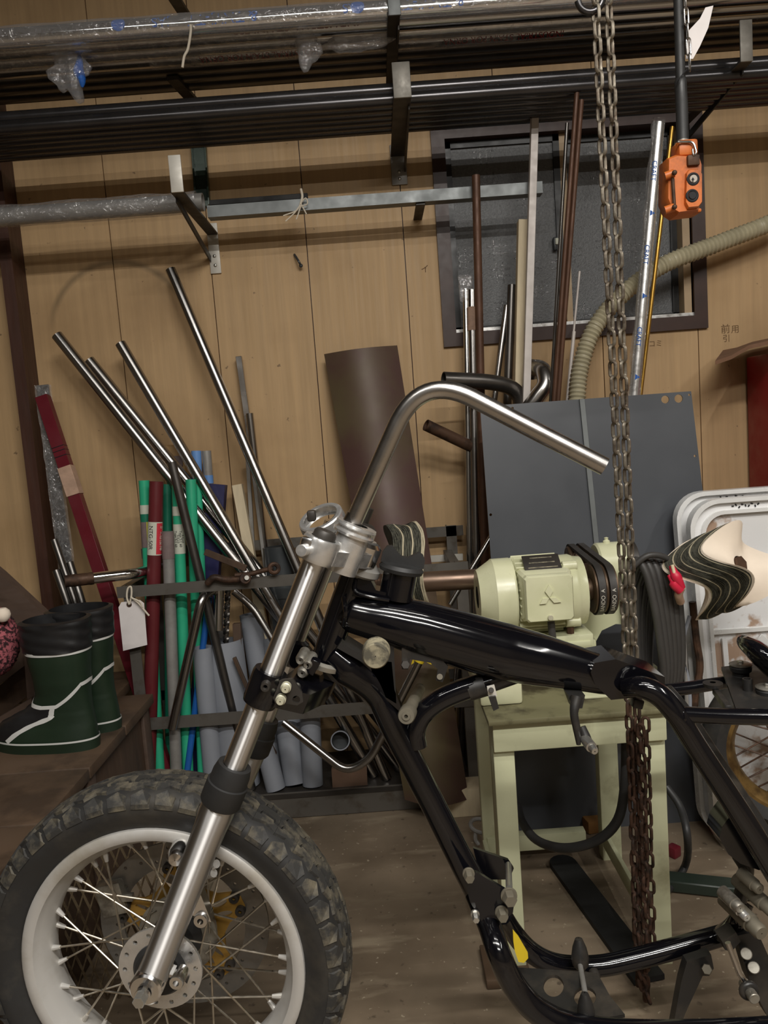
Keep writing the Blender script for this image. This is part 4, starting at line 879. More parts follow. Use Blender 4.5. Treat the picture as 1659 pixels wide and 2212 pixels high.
# terminal box with the raised three-diamond emblem
yt = YM - R0 - 0.035; ta, tb = P(1134, 1248, yt), P(1241, 1338, yt)
tc = V(((ta.x + tb.x) / 2, yt + 0.035, (ta.z + tb.z) / 2)); ts = V((tb.x - ta.x, 0.07, ta.z - tb.z))
def frm(s0, s1, y0, y1):
    def rg(s, y): 
        q = .12; pts = []
        for sx_, sz_ in ((-1, -1), (1, -1), (1, 1), (-1, 1)): 
            for u in ((-1, 0), (0, 1)) : pass
        c = .006; hx, hz = ts.x / 2 * s, ts.z / 2 * s
        for x_, z_ in ((-hx + c, -hz), (hx - c, -hz), (hx, -hz + c), (hx, hz - c), (hx - c, hz), (-hx + c, hz), (-hx, hz - c), (-hx, -hz + c)): pts.append((tc.x + x_, y, tc.z + z_))
        return pts
    return MB().rings([rg(s0, y0), rg(s0, (y0 + y1 * 3) / 4), rg(s1, y1)])
tbx = obj('terminal_box', frm(1.12, 1.0, yt + .085, yt + .022), 'green_enamel', ms, smooth=30)
obj('terminal_lid', frm(1.03, .97, yt + .022, yt), 'green_enamel', ms, smooth=30)
ec = P(1186, 1290, yt); k = ts.x / 107
def dia(pts): return [V((ec.x + u * k, yt - 0.004, ec.z - v * k)) for u, v in pts]
em = MB()
for pts in ([(0, -29), (9, -14), (0, 0), (-9, -14)], [(-.5, 1), (-15, 1.5), (-22, 14), (-8, 13.5)], [(.5, 1), (15, 1.5), (26, 12.5), (10, 13)]): em.plate(dia(pts), (0, 0.0045, 0))
obj('emblem', em, 'green_enamel', ms, smooth=0)
sc = P(1189, 1334, yt - .001); obj('lid_screw', MB().cyl(sc + V((0, .004, 0)), sc + V((0, -.004, 0)), .006), 'cream_zinc', ms)
obj('supply_cable', MB().tube([P(1190, 1340, yt + .03), P(1194, 1380, yt + .03), P(1196, 1420, yt + .04)], .0085, 12), 'cable_grey', ms)
na, nb = P(1127, 1222, YM - .03), P(1205, 1208, YM - .03)
obj('name_plate', MB().box(V(((na.x + nb.x) / 2, YM - .052, zc + R0 * 0.93)), (nb.x - na.x, .052, .004), Matrix.Rotation(.6, 3, 'X'), .001), 'bracket_dark', ms)
for i in range(3): obj('plate_line', MB().box(V(((na.x + nb.x) / 2, YM - .066 + i * .013, zc + R0 * .93 - .0075 + i * .009)), ((nb.x - na.x) * (.8 - .1 * i), .003, .001), Matrix.Rotation(.6, 3, 'X')), 'dust', ms)
obj('motor_foot', MB().box((mo((x1 + x3) / 2).x, YM, zc - R0 - .015), (x3 - x1, .15, .03), bev=.004), 'green_worn', ms)
bz = P(1232, 1362, YM - .06); obj('foot_bolt', MB().hexb(bz - V((0, 0, .01)), bz + V((0, 0, .012)), .009), 'rusty', ms)
obj('slide_plate', MB().box((P(1235, 1385, YM - .05).x, YM - .05, P(1235, 1385, YM - .05).z), (.075, .06, .014), bev=.003), 'green_worn', ms)
# shaft, pulley, two belts
obj('motor_shaft', MB().cyl(mo(x3 - .01), mo(X(1300)), .026, 20), 'pulley', ms)
xp0, xp1 = X(1288), X(1336); RP = 53 * mm
g = (xp1 - xp0) / 2
obj('pulley', MB().lathe([(.02, 0), (RP * .98, 0), (RP * .98, .004), (RP * .8, g * .5), (RP * .98, g - .002), (RP * .98, g + .002), (RP * .8, g * 1.5), (RP * .98, 2 * g - .004), (RP * .98, 2 * g), (.02, 2 * g)], mo(xp0), ax, 36), 'pulley', ms)
sp_c = P(1235, 1222, 2.0); RQ = RP * .62
for i in range(2):
    xx = xp0 + g * (.5 + i); c0 = V((xx, YM, zc)); c1 = V((xx, 2.02, zc + .035)); d = (c1 - c0); th0 = atan2(d.z, d.y); pts = []
    for j in range(19): a = th0 + pi / 2 + pi * j / 18; pts.append(c0 + V((0, cos(a), sin(a))) * RP)
    for j in range(19): a = th0 - pi / 2 + pi * j / 18; pts.append(c1 + V((0, cos(a), sin(a))) * RQ)
    rs = []
    cc = (c0 + c1) / 2
    for j, p in enumerate(pts):
        n_ = (p - (c0 if j < 19 else c1)).normalized()
        rs.append([p + V((s_ * (.008 if q > 0 else .005), 0, 0)) + n_ * (.004 if q > 0 else -.007) for s_, q in ((-1, -1), (1, -1), (1, 1), (-1, 1))])
    be = obj('belt', MB().rings(rs, loop=True), 'belt', ms)
    for body, az, sz_ in (('BANDO', -.75, .013), ('A', .02, .012)):
        a = pi - 0.15 - az * 0 ; ang = pi + (-.12 if body == 'A' else .42)
        n_ = V((0, cos(ang), sin(ang))); o_ = c0 + n_ * (RP + .0045); tg_ = V((0, sin(ang), -cos(ang)))
        text('belt_letters', body, 'white_print', sz_, o_, tg_, V((1, 0, 0)) if tg_.cross(V((1, 0, 0))).dot(n_) > 0 else V((-1, 0, 0)), be, wrap=(c0, ax, RP + .0045))
obj('spindle_pulley', MB().cyl(V((xp0, 2.02, zc + .035)), V((xp1, 2.02, zc + .035)), RQ * .95, 24), 'pulley', ms)
# spindle and its bearing housings
zs = P(980, 1262, 1.95).z; YSP = 1.95
obj('spindle', MB().tube([P(820, 1262, YSP), V((P(1500, 1240, YSP).x, YSP, P(1000, 1262, YSP).z))], 22 * mp(980, 1262, YSP), 20), 'copper_shaft', ms)
sh_ = P(1322, 1232, YSP)
obj('bearing_housing', MB().cyl(V((P(1286, 1230, YSP).x, YSP, zs + .02)), V((P(1350, 1230, YSP).x, YSP, zs + .02)), 50 * mp(1320, 1230, YSP), 30), 'green_enamel', ms)
obj('bearing_cap', MB().cyl(V((P(1349, 1230, YSP).x, YSP, zs + .02)), V((P(1368, 1230, YSP).x, YSP, zs + .02)), 52 * mp(1320, 1230, YSP), 30), 'bracket_dark', ms)
obj('grease_nipple', MB().lathe([(.001, .016), (.006, .014), (.004, .010), (.009, .006), (.009, 0)], V((P(1311, 1200, YSP).x, YSP, zs + .02 + 50 * mp(1320, 1230, YSP) - .002)), (0, 0, 1), 12), 'green_enamel', ms)
ped = [P(*p, YSP - .02) for p in ((1240, 1340), (1262, 1325), (1345, 1300), (1400, 1330), (1372, 1350), (1330, 1348), (1300, 1362), (1285, 1390), (1300, 1420), (1420, 1440), (1420, 1530), (1240, 1530))]
obj('pedestal', MB().plate(ped, (0, .09, 0)), 'green_worn', ms)
# thread end of the spindle at the left
tpc = P(833, 1256, 1.93)
obj('thread', MB().lathe([(.018 + (.003 if i % 2 else 0), i * .0035) for i in range(14)], tpc - V((.03, 0, 0)), (1, 0, 0), 20), 'copper_shaft', ms)
# ================================================================= cloth polishing wheels
def mop(name, label, c, axis, R, th, n, amp, lob, mats, ph=0.0, r0=0.02, up=None, droop=0):
    root = thing(name, label, 'polishing wheel', c, 'cloth polishing wheels'); x, y, a = fr(axis, up)
    NT, NR = 72, 9
    for j in range(n):
        t = th * (j / (n - 1) - .5); mb = MB(); front, back = [], []
        for i in range(NR + 1):
            q = i / NR; ring = []
            for k in range(NT):
                an = 2 * pi * k / NT; w = amp * q ** 1.4 * (sin(lob * an + ph) + .45 * sin((lob - 1) * an + ph * 2 + 1))
                rr = R * (1 + .05 * sin(2 * an + ph) + .03 * sin(5 * an + j * .4)) * q + r0 * (1 - q)
                ring.append(V(c) + (x * cos(an) + y * sin(an)) * rr + a * (t * (1 - .25 * (1 - q)) + w + .0004 * sin(13 * an + j * 2) * q))
            front.append(ring)
        hh = th / (n - 1) * .40
        mb.rings([[p + a * hh for p in r] for r in front] + [[p - a * hh for p in r] for r in reversed(front)], caps=False)
        obj('cloth_layer', mb, mats(j), root, smooth=55)
    obj('centre_nut', MB().hexb(V(c) - a * th * .46, V(c) + a * th * .44, r0 * 1.1), 'rusty', root); return root
def mm_left(j): return 'felt_pale' if j in (5, 10) or j > 14 else 'felt'
cl_ = P(880, 1225, 1.93)
mop('cloth_wheel', 'dark pleated cloth polishing wheel seen edge-on, left end of the spindle', cl_, (1, .02, .06), 98 * mp(880, 1225, 1.93), .074, 17, .007, 3, mm_left, 1.2)
cr_ = P(1562, 1232, 1.80)
def mm_right(j): return 'felt_white' if j >= 32 or j < 2 else ('felt_pale' if j % 7 == 2 else 'felt')
mop('cloth_wheel', 'folded cloth polishing wheel with white faces and dark layered edges, right end', cr_, (.52, -.74, .42), 84 * mp(1556, 1238, 1.80), .12, 34, .040, 3, mm_right, 3.35)
# ================================================================= hoist chain
YC = 1.47
ch = thing('hoist_chain', 'long rusty hoist chain hanging in two falls in front of the motor', 'chain', P(1340, 1000, YC))
mc_ = mp(1310, 700, YC); pitch_l = 33.2 * mc_; Ro = 11.2 * mc_; rw = 3.9 * mc_; hl = (pitch_l - 2 * rw) / 2 + rw * .55
def link_mb():
    pts = []; hs = pitch_l / 2 + rw - Ro
    for i in range(9): a = pi * i / 8; pts.append(V((cos(a) * (Ro - rw), 0, hs + sin(a) * (Ro - rw))))
    for i in range(9): a = pi + pi * i / 8; pts.append(V((cos(a) * (Ro - rw), 0, -hs + sin(a) * (Ro - rw))))
    rs = []
    for i, p in enumerate(pts):
        cc = V((0, 0, hs if i < 9 else -hs)); n_ = (p - cc).normalized(); rs.append([p + n_ * rw * cos(2 * pi * k / 8) + V((0, 1, 0)) * rw * sin(2 * pi * k / 8) for k in range(8)])
    return MB().rings(rs, loop=True)
proto = obj('link', link_mb(), 'rust_chain', ch); proto_d = None
first = [True]
def strand(pa, pb, off=0, m=None, sway=0.0, seed=1):
    global proto_d
    d = (pb - pa); n = int(d.length / pitch_l); dn = d.normalized(); z = -dn
    x = V((1, 0, 0)); x = (x - z * x.dot(z)).normalized(); y = z.cross(x)
    src = proto if m is None else proto_d
    for i in range(n + 1):
        p = pa + dn * pitch_l * i; tw = radians(38 if (i + off) % 2 else -52) + sway * sin(i * .5 + seed)
        xx = x * cos(tw) + y * sin(tw); R = Matrix((xx, z.cross(xx), z)).transposed()
        if src is proto and first[0]: proto.location = p - wl(ch); proto.rotation_euler = R.to_euler(); first[0] = False; continue
        copy_at(src, p, R, ch)
t0, t1 = P(1284, -45, YC), P(1313, -45, YC)
strand(t0, P(1357, 1500, YC), 0); strand(t1, P(1374, 1500, YC), 1, seed=3)
proto_d = obj('link', link_mb(), 'rust_dark', ch); proto_d.location = P(1391, 2120, YC - .005) - wl(ch)
strand(P(1357, 1500, YC), P(1380, 2120, YC), 0, 1, .3, 2); strand(P(1375, 1505, YC), P(1396, 2150, YC), 1, 1, .3, 5)
strand(P(1395, 1565, YC + .02), P(1410, 2060, YC + .02), 0, 1, .4, 8); strand(P(1365, 1590, YC + .025), P(1376, 2080, YC + .025), 1, 1, .4, 11); strand(P(1384, 1580, YC - .012), P(1400, 2085, YC - .012), 0, 1, .4, 13); strand(P(1378, 2100, YC - .02), P(1404, 2170, YC - .02), 0, 1, .5, 17)
hk_ = MB().torus(P(1275, -4, YC), (0, 1, .1), 26 * mc_, 7 * mc_, 24, 10, pi * 1.05, pi * 1.95); obj('hook', hk_, 'black_pipe', ch); hq = P(1298, -30, YC); obj('hanger', MB().cyl(hq, V((hq.x, hq.y, 3.0)), .012), 'black_pipe', ch)
# ================================================================= pendant control
YPn = 1.72; mpn = mp(1480, 390, YPn)
pd = thing('pendant_control', 'orange two-button hoist pendant hanging by its black cable', 'control', P(1478, 390, YPn))
def pp(x, y, dy=0): return P(x, y, YPn + dy)
bod = [pp(*p, -.028) for p in ((1443, 340), (1462, 332), (1513, 335), (1518, 352), (1516, 440), (1510, 456), (1466, 462), (1450, 452), (1441, 430))]
mb = MB(); ctr = sum(bod, V((0, 0, 0))) / len(bod)
def shr(s, dy): return [ctr + (p - ctr) * s + V((0, dy, 0)) for p in bod]
mb.rings([shr(.9, .06), shr(1, .052), shr(1, .008), shr(.93, 0)]); obj('housing', mb, 'orange', pd, smooth=30)
fc = [pp(*p, -.029) for p in ((1486, 368), (1506, 366), (1514, 376), (1514, 440), (1506, 450), (1484, 452), (1478, 440), (1480, 376))]
cf = sum(fc, V((0, 0, 0))) / 8; obj('face_plate', MB().rings([[cf + (p - cf) * s + V((0, d, 0)) for p in fc] for s, d in ((1, .006), (1, -.004), (.94, -.008))]), 'orange', pd, smooth=30)
for (px, py, m, r) in ((1497, 387, 'button_white', 8), (1495, 423, 'ink', 8)):
    c = pp(px, py, -.036); obj('button_collar', MB().torus(c, (0, 1, 0), 11 * mpn, 3.2 * mpn, 24, 8), 'ink', pd); obj('button', MB().cyl(c + V((0, .006, 0)), c - V((0, .004, 0)), r * mpn, 20), m, pd)
c = pp(1497, 388, -.0415); obj('button_arrow', MB().plate([c + V((u * mpn, 0, v * mpn)) for u, v in ((0, 5), (3, 0), (1, 0), (1, -4), (-1, -4), (-1, 0), (-3, 0))], (0, .001, 0)), 'ink', pd, smooth=0)
for y0 in (378, 452):
    obj('hinge_arm', MB().tube([pp(1436, y0 + 3, -.03), pp(1456, y0 - 4, -.034)], 8.5 * mpn, 14), 'orange', pd); obj('hinge_bolt', MB().ball(pp(1457, y0 - 5, -.046), 5.5 * mpn, 12), 'rusty', pd)
obj('hinge_pin', MB().tube([pp(1453, 385, -.036), pp(1457, 448, -.036)], 3.5 * mpn, 10), 'rusty', pd)
obj('neck', MB().box(pp(1478, 326, .0), (42 * mpn, .05, 34 * mpn), bev=.006), 'orange', pd); obj('gland', MB().tube([pp(1476, 338, -.01), pp(1474, 306, -.005)], 14 * mpn, 16), 'bracket_grey', pd)
obj('recess', MB().box(pp(1497, 347, -.03), (26 * mpn, .012, 22 * mpn), bev=.003), 'rusty', pd)
obj('bail', MB().tube(fillet([pp(1459, 314, -.02), pp(1462, 306, -.03), pp(1498, 306, -.03), pp(1505, 330, -.035), pp(1498, 338, -.036), pp(1496, 322, -.036)], .01), 2.4 * mpn, 8), 'stainless', pd)
obj('rear_flange', MB().box(pp(1480, 462, .02), (54 * mpn, .05, 9 * mpn), bev=.004), 'orange', pd)
obj('cable', MB().tube(cr([V((P(1466, -60, YPn).x, YPn, 3.0)), P(1467, 60, YPn), P(1470, 175, YPn), P(1473, 240, YPn), P(1475, 330, YPn)]), [10 * mpn] * 12 + [12.5 * mpn] * 13, 16), 'cable', pd)
obj('wire_tie', MB().tube(cr([pp(1460, 184, -.01), pp(1470, 166, -.02), pp(1484, 150, -.012)]), 1.2 * mpn, 6), 'ink', pd)
lk = None
for i in range(5):
    p = P(1480 + i * 2.4, 2 + i * 33, YPn - .015)
    Rm = Matrix.Rotation(radians(25 if i % 2 else 75), 3, 'Z')
    if lk is None:
        mb = MB(); pts = [V((cos(a) * 6 * mpn, 0, sin(a) * 6 * mpn + (12 if sin(a) > 0 else -12) * mpn)) for a in [2 * pi * k / 16 for k in range(16)]]
        rs = []
        for k, q in enumerate(pts): 
            n_ = V((q.x, 0, q.z - (12 if sin(2 * pi * k / 16) > 0 else -12) * mpn)).normalized(); rs.append([q + n_ * 1.9 * mpn * cos(t) + V((0, 1, 0)) * 1.9 * mpn * sin(t) for t in [2 * pi * u / 7 for u in range(7)]])
        lk = obj('safety_link', mb.rings(rs, loop=True), 'raw_steel', pd); lk.location = p - wl(pd); lk.rotation_euler = Rm.to_euler()
    else: copy_at(lk, p, Rm, pd)
pap = [P(*p, YPn - .006) for p in ((1541, 12), (1530, 60), (1512, 100), (1497, 127), (1482, 127), (1484, 70), (1512, 40), (1524, 16))]
obj('paper_slip', MB().plate(pap, (0, .001, 0)), 'paper', None, 'white paper slip hanging behind the pendant cable at the upper right', 'paper', smooth=0)
# ================================================================= right edge: red case, cardboard, rounded trays
ra = P(1613, 772, 2.73); 
obj('red_case', MB().box((ra.x + .2, 2.55, (ra.z) / 2 + .0), (.40, .37, ra.z), bev=.006), 'red_box', None, 'red metal case standing against the wall at the right edge', 'case')
cb = [((1545, 788), 2.40), ((1580, 776), 2.42), ((1618, 754), 2.44), ((1700, 735), 2.44)]; cbk = [((1562, 764), 2.70), ((1592, 758), 2.70), ((1625, 746), 2.70), ((1700, 730), 2.70)]
f_ = [P(*p, y) for p, y in cb]; f_[0].z -= 0.0; g_ = [P(*p, y) for p, y in cbk]
for a_ in (f_, g_): a_[2].z = max(a_[2].z, ra.z + .004); a_[3].z = max(a_[3].z, ra.z + .004)
mb = MB(); mb.rings([f_, g_], caps=False, closed=False); mb.rings([[p + V((0, 0, .012)) for p in f_], [p + V((0, 0, .012)) for p in g_]], caps=False, closed=False); mb.rings([f_, [p + V((0, 0, .012)) for p in f_]], caps=False, closed=False)
obj('cardboard_sheet', mb, 'cardboard', None, 'curled brown cardboard sheet lying on the red case', 'cardboard', smooth=20)
def rrect(x0, x1, z0, z1, r, n=8):
    pts = []
    for cx, cz, a0 in ((x1 - r, z0 + r, -pi / 2), (x1 - r, z1 - r, 0), (x0 + r, z1 - r, pi / 2), (x0 + r, z0 + r, pi)):
        pts += [(cx + r * cos(a0 + pi / 2 * i / n), cz + r * sin(a0 + pi / 2 * i / n)) for i in range(n + 1)]
    return pts
def tray(label, pxl, pyt, Yb, k, wd, face, extra=False):
    q = PL(pxl, pyt + 60, Yb, k); x0 = q.x; zt_ = PL(pxl + 80, pyt, Yb, k).z; x1 = x0 + wd; rad = .085
    def W3(u, v, dy): return V((u, Yb + k * v + dy, v))
    root = thing('rounded_tray', label, 'panel', (x0 + wd / 2, Yb, 0), 'white rimmed panels at the right edge')
    def rim(ins, w, d0, d1, m, nm):
        o_ = rrect(x0 + ins, x1 - ins, .004 + ins, zt_ - ins, rad - ins * .6); i_ = rrect(x0 + ins + w, x1 - ins - w, .004 + ins + w, zt_ - ins - w, rad - (ins + w) * .6)
        obj(nm, MB().rings([[W3(*p, d0) for p in o_], [W3(*p, d1) for p in o_], [W3(*p, d1) for p in i_], [W3(*p, d0) for p in i_]], loop=True), m, root)
    rim(0, .012, .02, -.012, 'frame_alu', 'outer_rim'); rim(.012, .022, .02, .004, 'white_enamel', 'frame_band'); rim(.034, .010, .02, -.006, 'frame_alu', 'inner_rim')
    o_ = rrect(x0 + .044, x1 - .044, .048, zt_ - .044, rad - .03)
    obj('face', MB().plate([W3(*p, .012) for p in o_], (0, .006, 0)), face, root, smooth=0)
    for fz, h in ((.82, .012), (.79, .02), (.62, .014), (.40, .014), (.12, .016)): obj('cross_bar', MB().bar(W3(x0 + .044, zt_ * fz, .004), W3(x1 - .044, zt_ * fz, .004), .012, h, (0, 0, 1)), 'frame_alu', root)
    obj('stile', MB().bar(W3(x0 + .075, .06, .004), W3(x0 + .075, zt_ * .60, .004), .014, .01, (0, 1, 0)), 'white_enamel', root)
    if extra:
        a, b = W3(x0 + .17, zt_ * .60, -.002), W3(x0 + .36, zt_ * .42, -.002); obj('diagonal_bar', MB().bar(a, b, .02, .008, (0, 1, 0)), 'frame_alu', root); obj('diagonal_bar', MB().bar(W3(x0 + .17, zt_ * .46, -.002), W3(x0 + .36, zt_ * .58, -.002), .02, .008, (0, 1, 0)), 'frame_alu', root)
    for i in range(9):
        c = W3(x0 + .13 + i * .009, zt_ - .024 + .004 * sin(i * 2.4), .002); obj('ink_mark', MB().box(c, (.006, .003, .003), Matrix.Rotation(i * 1.1, 3, 'Y')), 'ink', root)
    return root
tray('white-rimmed rounded panel at the back, leaning at the right edge', 1458, 1060, 2.10, .13, .62, 'tray_face')
tray('white-rimmed rounded panel in front of the other, stained face', 1487, 1076, 2.02, .13, .60, 'tray_face', True)
# black cable coil hung beside the machine
co = thing('cable_coil', 'coil of thick black cable hanging right of the motor', 'cable', P(1420, 1300, 1.86))
for i in range(6):
    Yk = 1.84 + .006 * i; xo = i * 15; top = P(1372 + i * 17, 1222 + (i - 3) ** 2 * 2, Yk); x_r = i * 7
    pts = [P(1352 + i * 14, 1262, Yk + .05), P(1370 + i * 15, 1212, Yk + .02), P(1392 + i * 13, 1230, Yk), P(1412 + i * 11, 1300, Yk - .01), P(1428 + i * 9, 1400, Yk - .01), P(1432 + i * 7, 1470, Yk), P(1418 + i * 5, 1540, Yk + .02), P(1390 + i * 5, 1545, Yk + .04), P(1372 + i * 6, 1480, Yk + .06), P(1356 + i * 10, 1340, Yk + .06), P(1352 + i * 14, 1262, Yk + .05)]
    obj('cable_loop', MB().tube(cr(pts, 6), .0098, 12), 'cable_grey', co)
obj('cable_end', MB().tube(cr([P(1360, 1230, 1.84), P(1400, 1200, 1.83), P(1440, 1206, 1.84), P(1456, 1235, 1.86)]), .0075, 10), 'cable_grey', co)
ck = thing('red_clamp', 'bright red spring clamp between the cable coil and the cloth wheel', 'clamp', P(1466, 1258, 1.80))
obj('handle', MB().tube(cr([P(1450, 1222, 1.80), P(1460, 1245, 1.79), P(1474, 1270, 1.79)]), [.006, .007, .008, .009, .01, .012, .013, .013, .012, .011, .01, .009, .008][:13], 10), 'red_plastic', ck)
obj('handle', MB().tube(cr([P(1446, 1242, 1.80), P(1456, 1262, 1.79), P(1470, 1276, 1.79)]), [.006] * 5 + [.011] * 8, 10), 'red_plastic', ck)
obj('jaw', MB().tube(cr([P(1472, 1268, 1.79), P(1466, 1284, 1.80), P(1470, 1300, 1.82)]), .010, 10), 'tape_tan', ck); obj('stick', MB().tube([P(1452, 1220, 1.79), P(1458, 1244, 1.785)], .004, 8), 'pale_wood', ck)
hs = thing('hanging_hoses', 'tangle of thin grey hoses and a brown strap below the cloth wheel', 'hoses', P(1490, 1420, 1.88))
for pts, r, m in ((((1470, 1300), (1478, 1380), (1482, 1470), (1484, 1560)), .005, 'galv'), (((1490, 1330), (1474, 1400), (1488, 1480), (1492, 1560)), .005, 'pvc'), (((1496, 1300), (1504, 1380), (1512, 1440), (1502, 1500), (1498, 1580)), .009, 'rusty'), (((1462, 1310), (1466, 1420), (1470, 1550)), .004, 'cable')):
    obj('hose', MB().tube(cr([P(*p, 1.88) for p in pts]), r, 9), m, hs)
# drooping cable under the stand and along the floor
obj('supply_hose', MB().tube(cr([P(1352, 1600, 1.66), P(1350, 1690, 1.66), P(1335, 1770, 1.66), P(1290, 1815, 1.68), P(1220, 1832, 1.72), P(1160, 1815, 1.80), P(1128, 1775, 1.92), P(1118, 1740, 2.0)]), .011, 12), 'cable', None, 'thick black hose sagging through the open front of the stand', 'hose')
obj('floor_cable', MB().tube(cr([P(1440, 1700, 1.9), P(1470, 1745, 1.86), P(1485, 1810, 1.8), P(1480, 1870, PZ(1480, 1870, .03).y), PZ(1440, 1925, .014), PZ(1380, 1960, .014)]), .0095, 12), 'cable', None, 'black cable running down to the floor right of the stand', 'cable')
# ================================================================= wheel standing behind at the right
def spoked(name, label, c, Rr, Rt, wt, th_axis, mats, cat='wheel', nsp=28):
    root = thing(name, label, cat, (c.x, c.y, 0)); a = V(th_axis).normalized()
    prof = [(Rr + .004, -wt * .36), (Rr + .02, -wt * .46), ((Rr + Rt) / 2, -wt * .5), (Rt - .02, -wt * .42), (Rt - .004, -wt * .22), (Rt, 0), (Rt - .004, wt * .22), (Rt - .02, wt * .42), ((Rr + Rt) / 2, wt * .5), (Rr + .02, wt * .46), (Rr + .004, wt * .36)]
    obj('tyre', MB().lathe(prof, c, a, 64), mats[0], root)
    pr = [(Rr + .006, -wt * .36), (Rr - .004, -wt * .38), (Rr - .008, -wt * .33), (Rr - .018, -wt * .16), (Rr - .022, 0), (Rr - .018, wt * .16), (Rr - .008, wt * .33), (Rr - .004, wt * .38), (Rr + .006, wt * .36)]
    rim = obj('rim', MB().lathe(pr, c, a, 64), mats[1], root)
    x, y, _ = fr(a)
    for i in range(nsp):
        an = 2 * pi * i / nsp; s = 1 if i % 2 else -1; a2 = an + (.9 if (i // 2) % 2 else -.9)
        p0 = c + (x * cos(an) + y * sin(an)) * (Rr - .016); p1 = c + (x * cos(a2) + y * sin(a2)) * .04 + a * s * .03
        obj('spoke', MB().tube([p0, p1], .0022, 6), 'rusty', rim)
    obj('hub', MB().lathe([(.015, -.06), (.045, -.045), (.045, -.03), (.025, -.02), (.025, .02), (.045, .03), (.045, .045), (.015, .06)], c, a, 24), 'dust_alloy', root)
    return root
cw_ = P(1716, 1612, 1.86)
spoked('spoked_wheel', 'small gold-rimmed spoked wheel with black tyre behind the frame, right edge', cw_, 138 * mp(1716, 1612, 1.86), 190 * mp(1716, 1612, 1.86), .09, (.25, 1, 0), ('tyre', 'rim_gold'))
ps = thing('wheel_prop', 'dark steel prop standing under the gold-rimmed wheel', 'prop', (cw_.x, cw_.y, 0))
obj('post', MB().box((cw_.x, cw_.y + .07, (cw_.z) / 2), (.05, .03, cw_.z), bev=.003), 'bracket_dark', ps); obj('axle', MB().cyl(cw_ - V((0, .08, 0)), cw_ + V((0, .09, 0)), .012), 'bolt', ps)
# ================================================================= things on the floor
cq = MB(); ring = [PZ(1038 + 20 * cos(t), 1783 + 9 * sin(t), .05) for t in [2 * pi * i / 24 for i in range(24)]]
z0_ = MB(); c = PZ(1040, 1815, 0.01)
wr_ = thing('film_scrap', 'crumpled ring of clear tape on the floor left of the stand', 'tape', c)
obj('ring', MB().torus(c + V((0, 0, .045)), (.2, -.2, 1), .030, .006, 24, 8), 'galv', wr_); obj('tail', MB().tube(cr([c + V((-.015, -.02, .045)), c + V((-.02, -.025, .02)), c + V((-.012, -.03, .004))]), .006, 8), 'galv', wr_)
obj('brick', MB().box(PZ(1285, 1786, .02) + V((0, 0.02, 0)), (.055, .05, .04), Matrix.Rotation(.2, 3, 'Z'), .006), 'brick', None, 'small yellow-brown brick lump on the floor by the stand leg', 'brick')
pa_, pb_ = PZ(1216, 1858, .02), PZ(1345, 2030, .02); d = (pb_ - pa_); sd = V((-d.y, d.x, 0)).normalized() * .036; e = d.normalized()
rr_ = [pa_ + sd * cos(t) - e * .036 * sin(t) for t in [pi * i / 8 for i in range(9)]] + [pb_ + e * .12 - sd, pb_ + e * .12 + sd]
obj('black_strap', MB().plate([V((p.x, p.y, .003)) for p in rr_], (0, 0, .012)), 'black_flap', None, 'flat black round-ended bar lying on the floor under the stand', 'bar', smooth=0)
obj('green_bar', MB().bar(PZ(1395, 1898, .018), PZ(1640, 1925, .018), .05, .03, (0, 0, 1), .003), 'green_bar', None, 'dark green steel channel lying on the floor right of the stand', 'bar')
o = obj('wood_wedge', MB().box(PZ(1455, 1838, .015), (.03, .03, .03), Matrix.Rotation(.6, 3, 'Z'), .004), 'maroon', None, 'small dark red scrap on the floor right of the stand', 'scrap')
for i, (px, py) in enumerate(((1035, 2056), (1060, 2085), (1010, 2150))): pass
# ================================================================= stairs, platform and boots at the left
zp = .46; xe = -.79
pf = thing('timber_platform', 'raised brown timber platform in the left corner that the boots stand on', 'platform', (-1.6, 2.0, 0))
for i in range(5):
    y0 = 1.28 + i * .272; xr_ = xe + .02 if y0 + .27 < 2.42 else xe - .10; obj('plank', MB().box(((-2.41 + xr_) / 2, y0 + .134, zp - .015), (xr_ + 2.41, .266, .03), bev=.003), 'platform_wood', pf)
obj('fascia', MB().box((xe - .012, 1.825, zp / 2 - .016), (.024, 1.09, zp - .034), bev=.002), 'wood_dark', pf); obj('end_board', MB().box((-1.6, 1.30, zp / 2 - .016), (1.6, .024, zp - .034)), 'wood_dark', pf)
for y0 in (1.4, 1.85, 2.3): obj('batten', MB().box((xe + .006, y0, zp / 2), (.012, .05, zp - .04), bev=.002), 'stair_wood', pf)
sr = thing('stair', 'brown timber stair with a slanting stringer at the left edge', 'stairs', (-1.4, 2.3, zp))
def sp_(pts, Y, dpt, m, nm='stringer'): obj(nm, MB().plate([P(*p, Y) for p in pts], (0, dpt, 0)), m, sr, smooth=0)
sp_(((-160, 1110), (0, 1240), (108, 1340), (66, 1428), (0, 1478), (-160, 1590)), 2.20, .04, 'stair_wood')
sp_(((-160, 1600), (-20, 1560), (68, 1508), (70, 1545), (0, 1600), (-160, 1680)), 2.12, .03, 'stair_wood', 'tread')
sp_(((-160, 1560), (0, 1480), (60, 1432), (64, 1500), (0, 1552), (-160, 1640)), 2.26, .03, 'wood_dark', 'riser')
q0, q1 = P(72, 1400, 2.18), P(84, 1560, 2.18); q1.z = zp; obj('newel', MB().bar(q1, V((q0.x, q0.y, q0.z)), .04, .04, (0, 1, 0)), 'stair_wood', sr)
kn = thing('knitted_cushion', 'pink and dark red knitted bundle at the left edge', 'knitting', P(-10, 1380, 1.90))
kb = MB(); c = P(-20, 1385, 2.02); rs = []
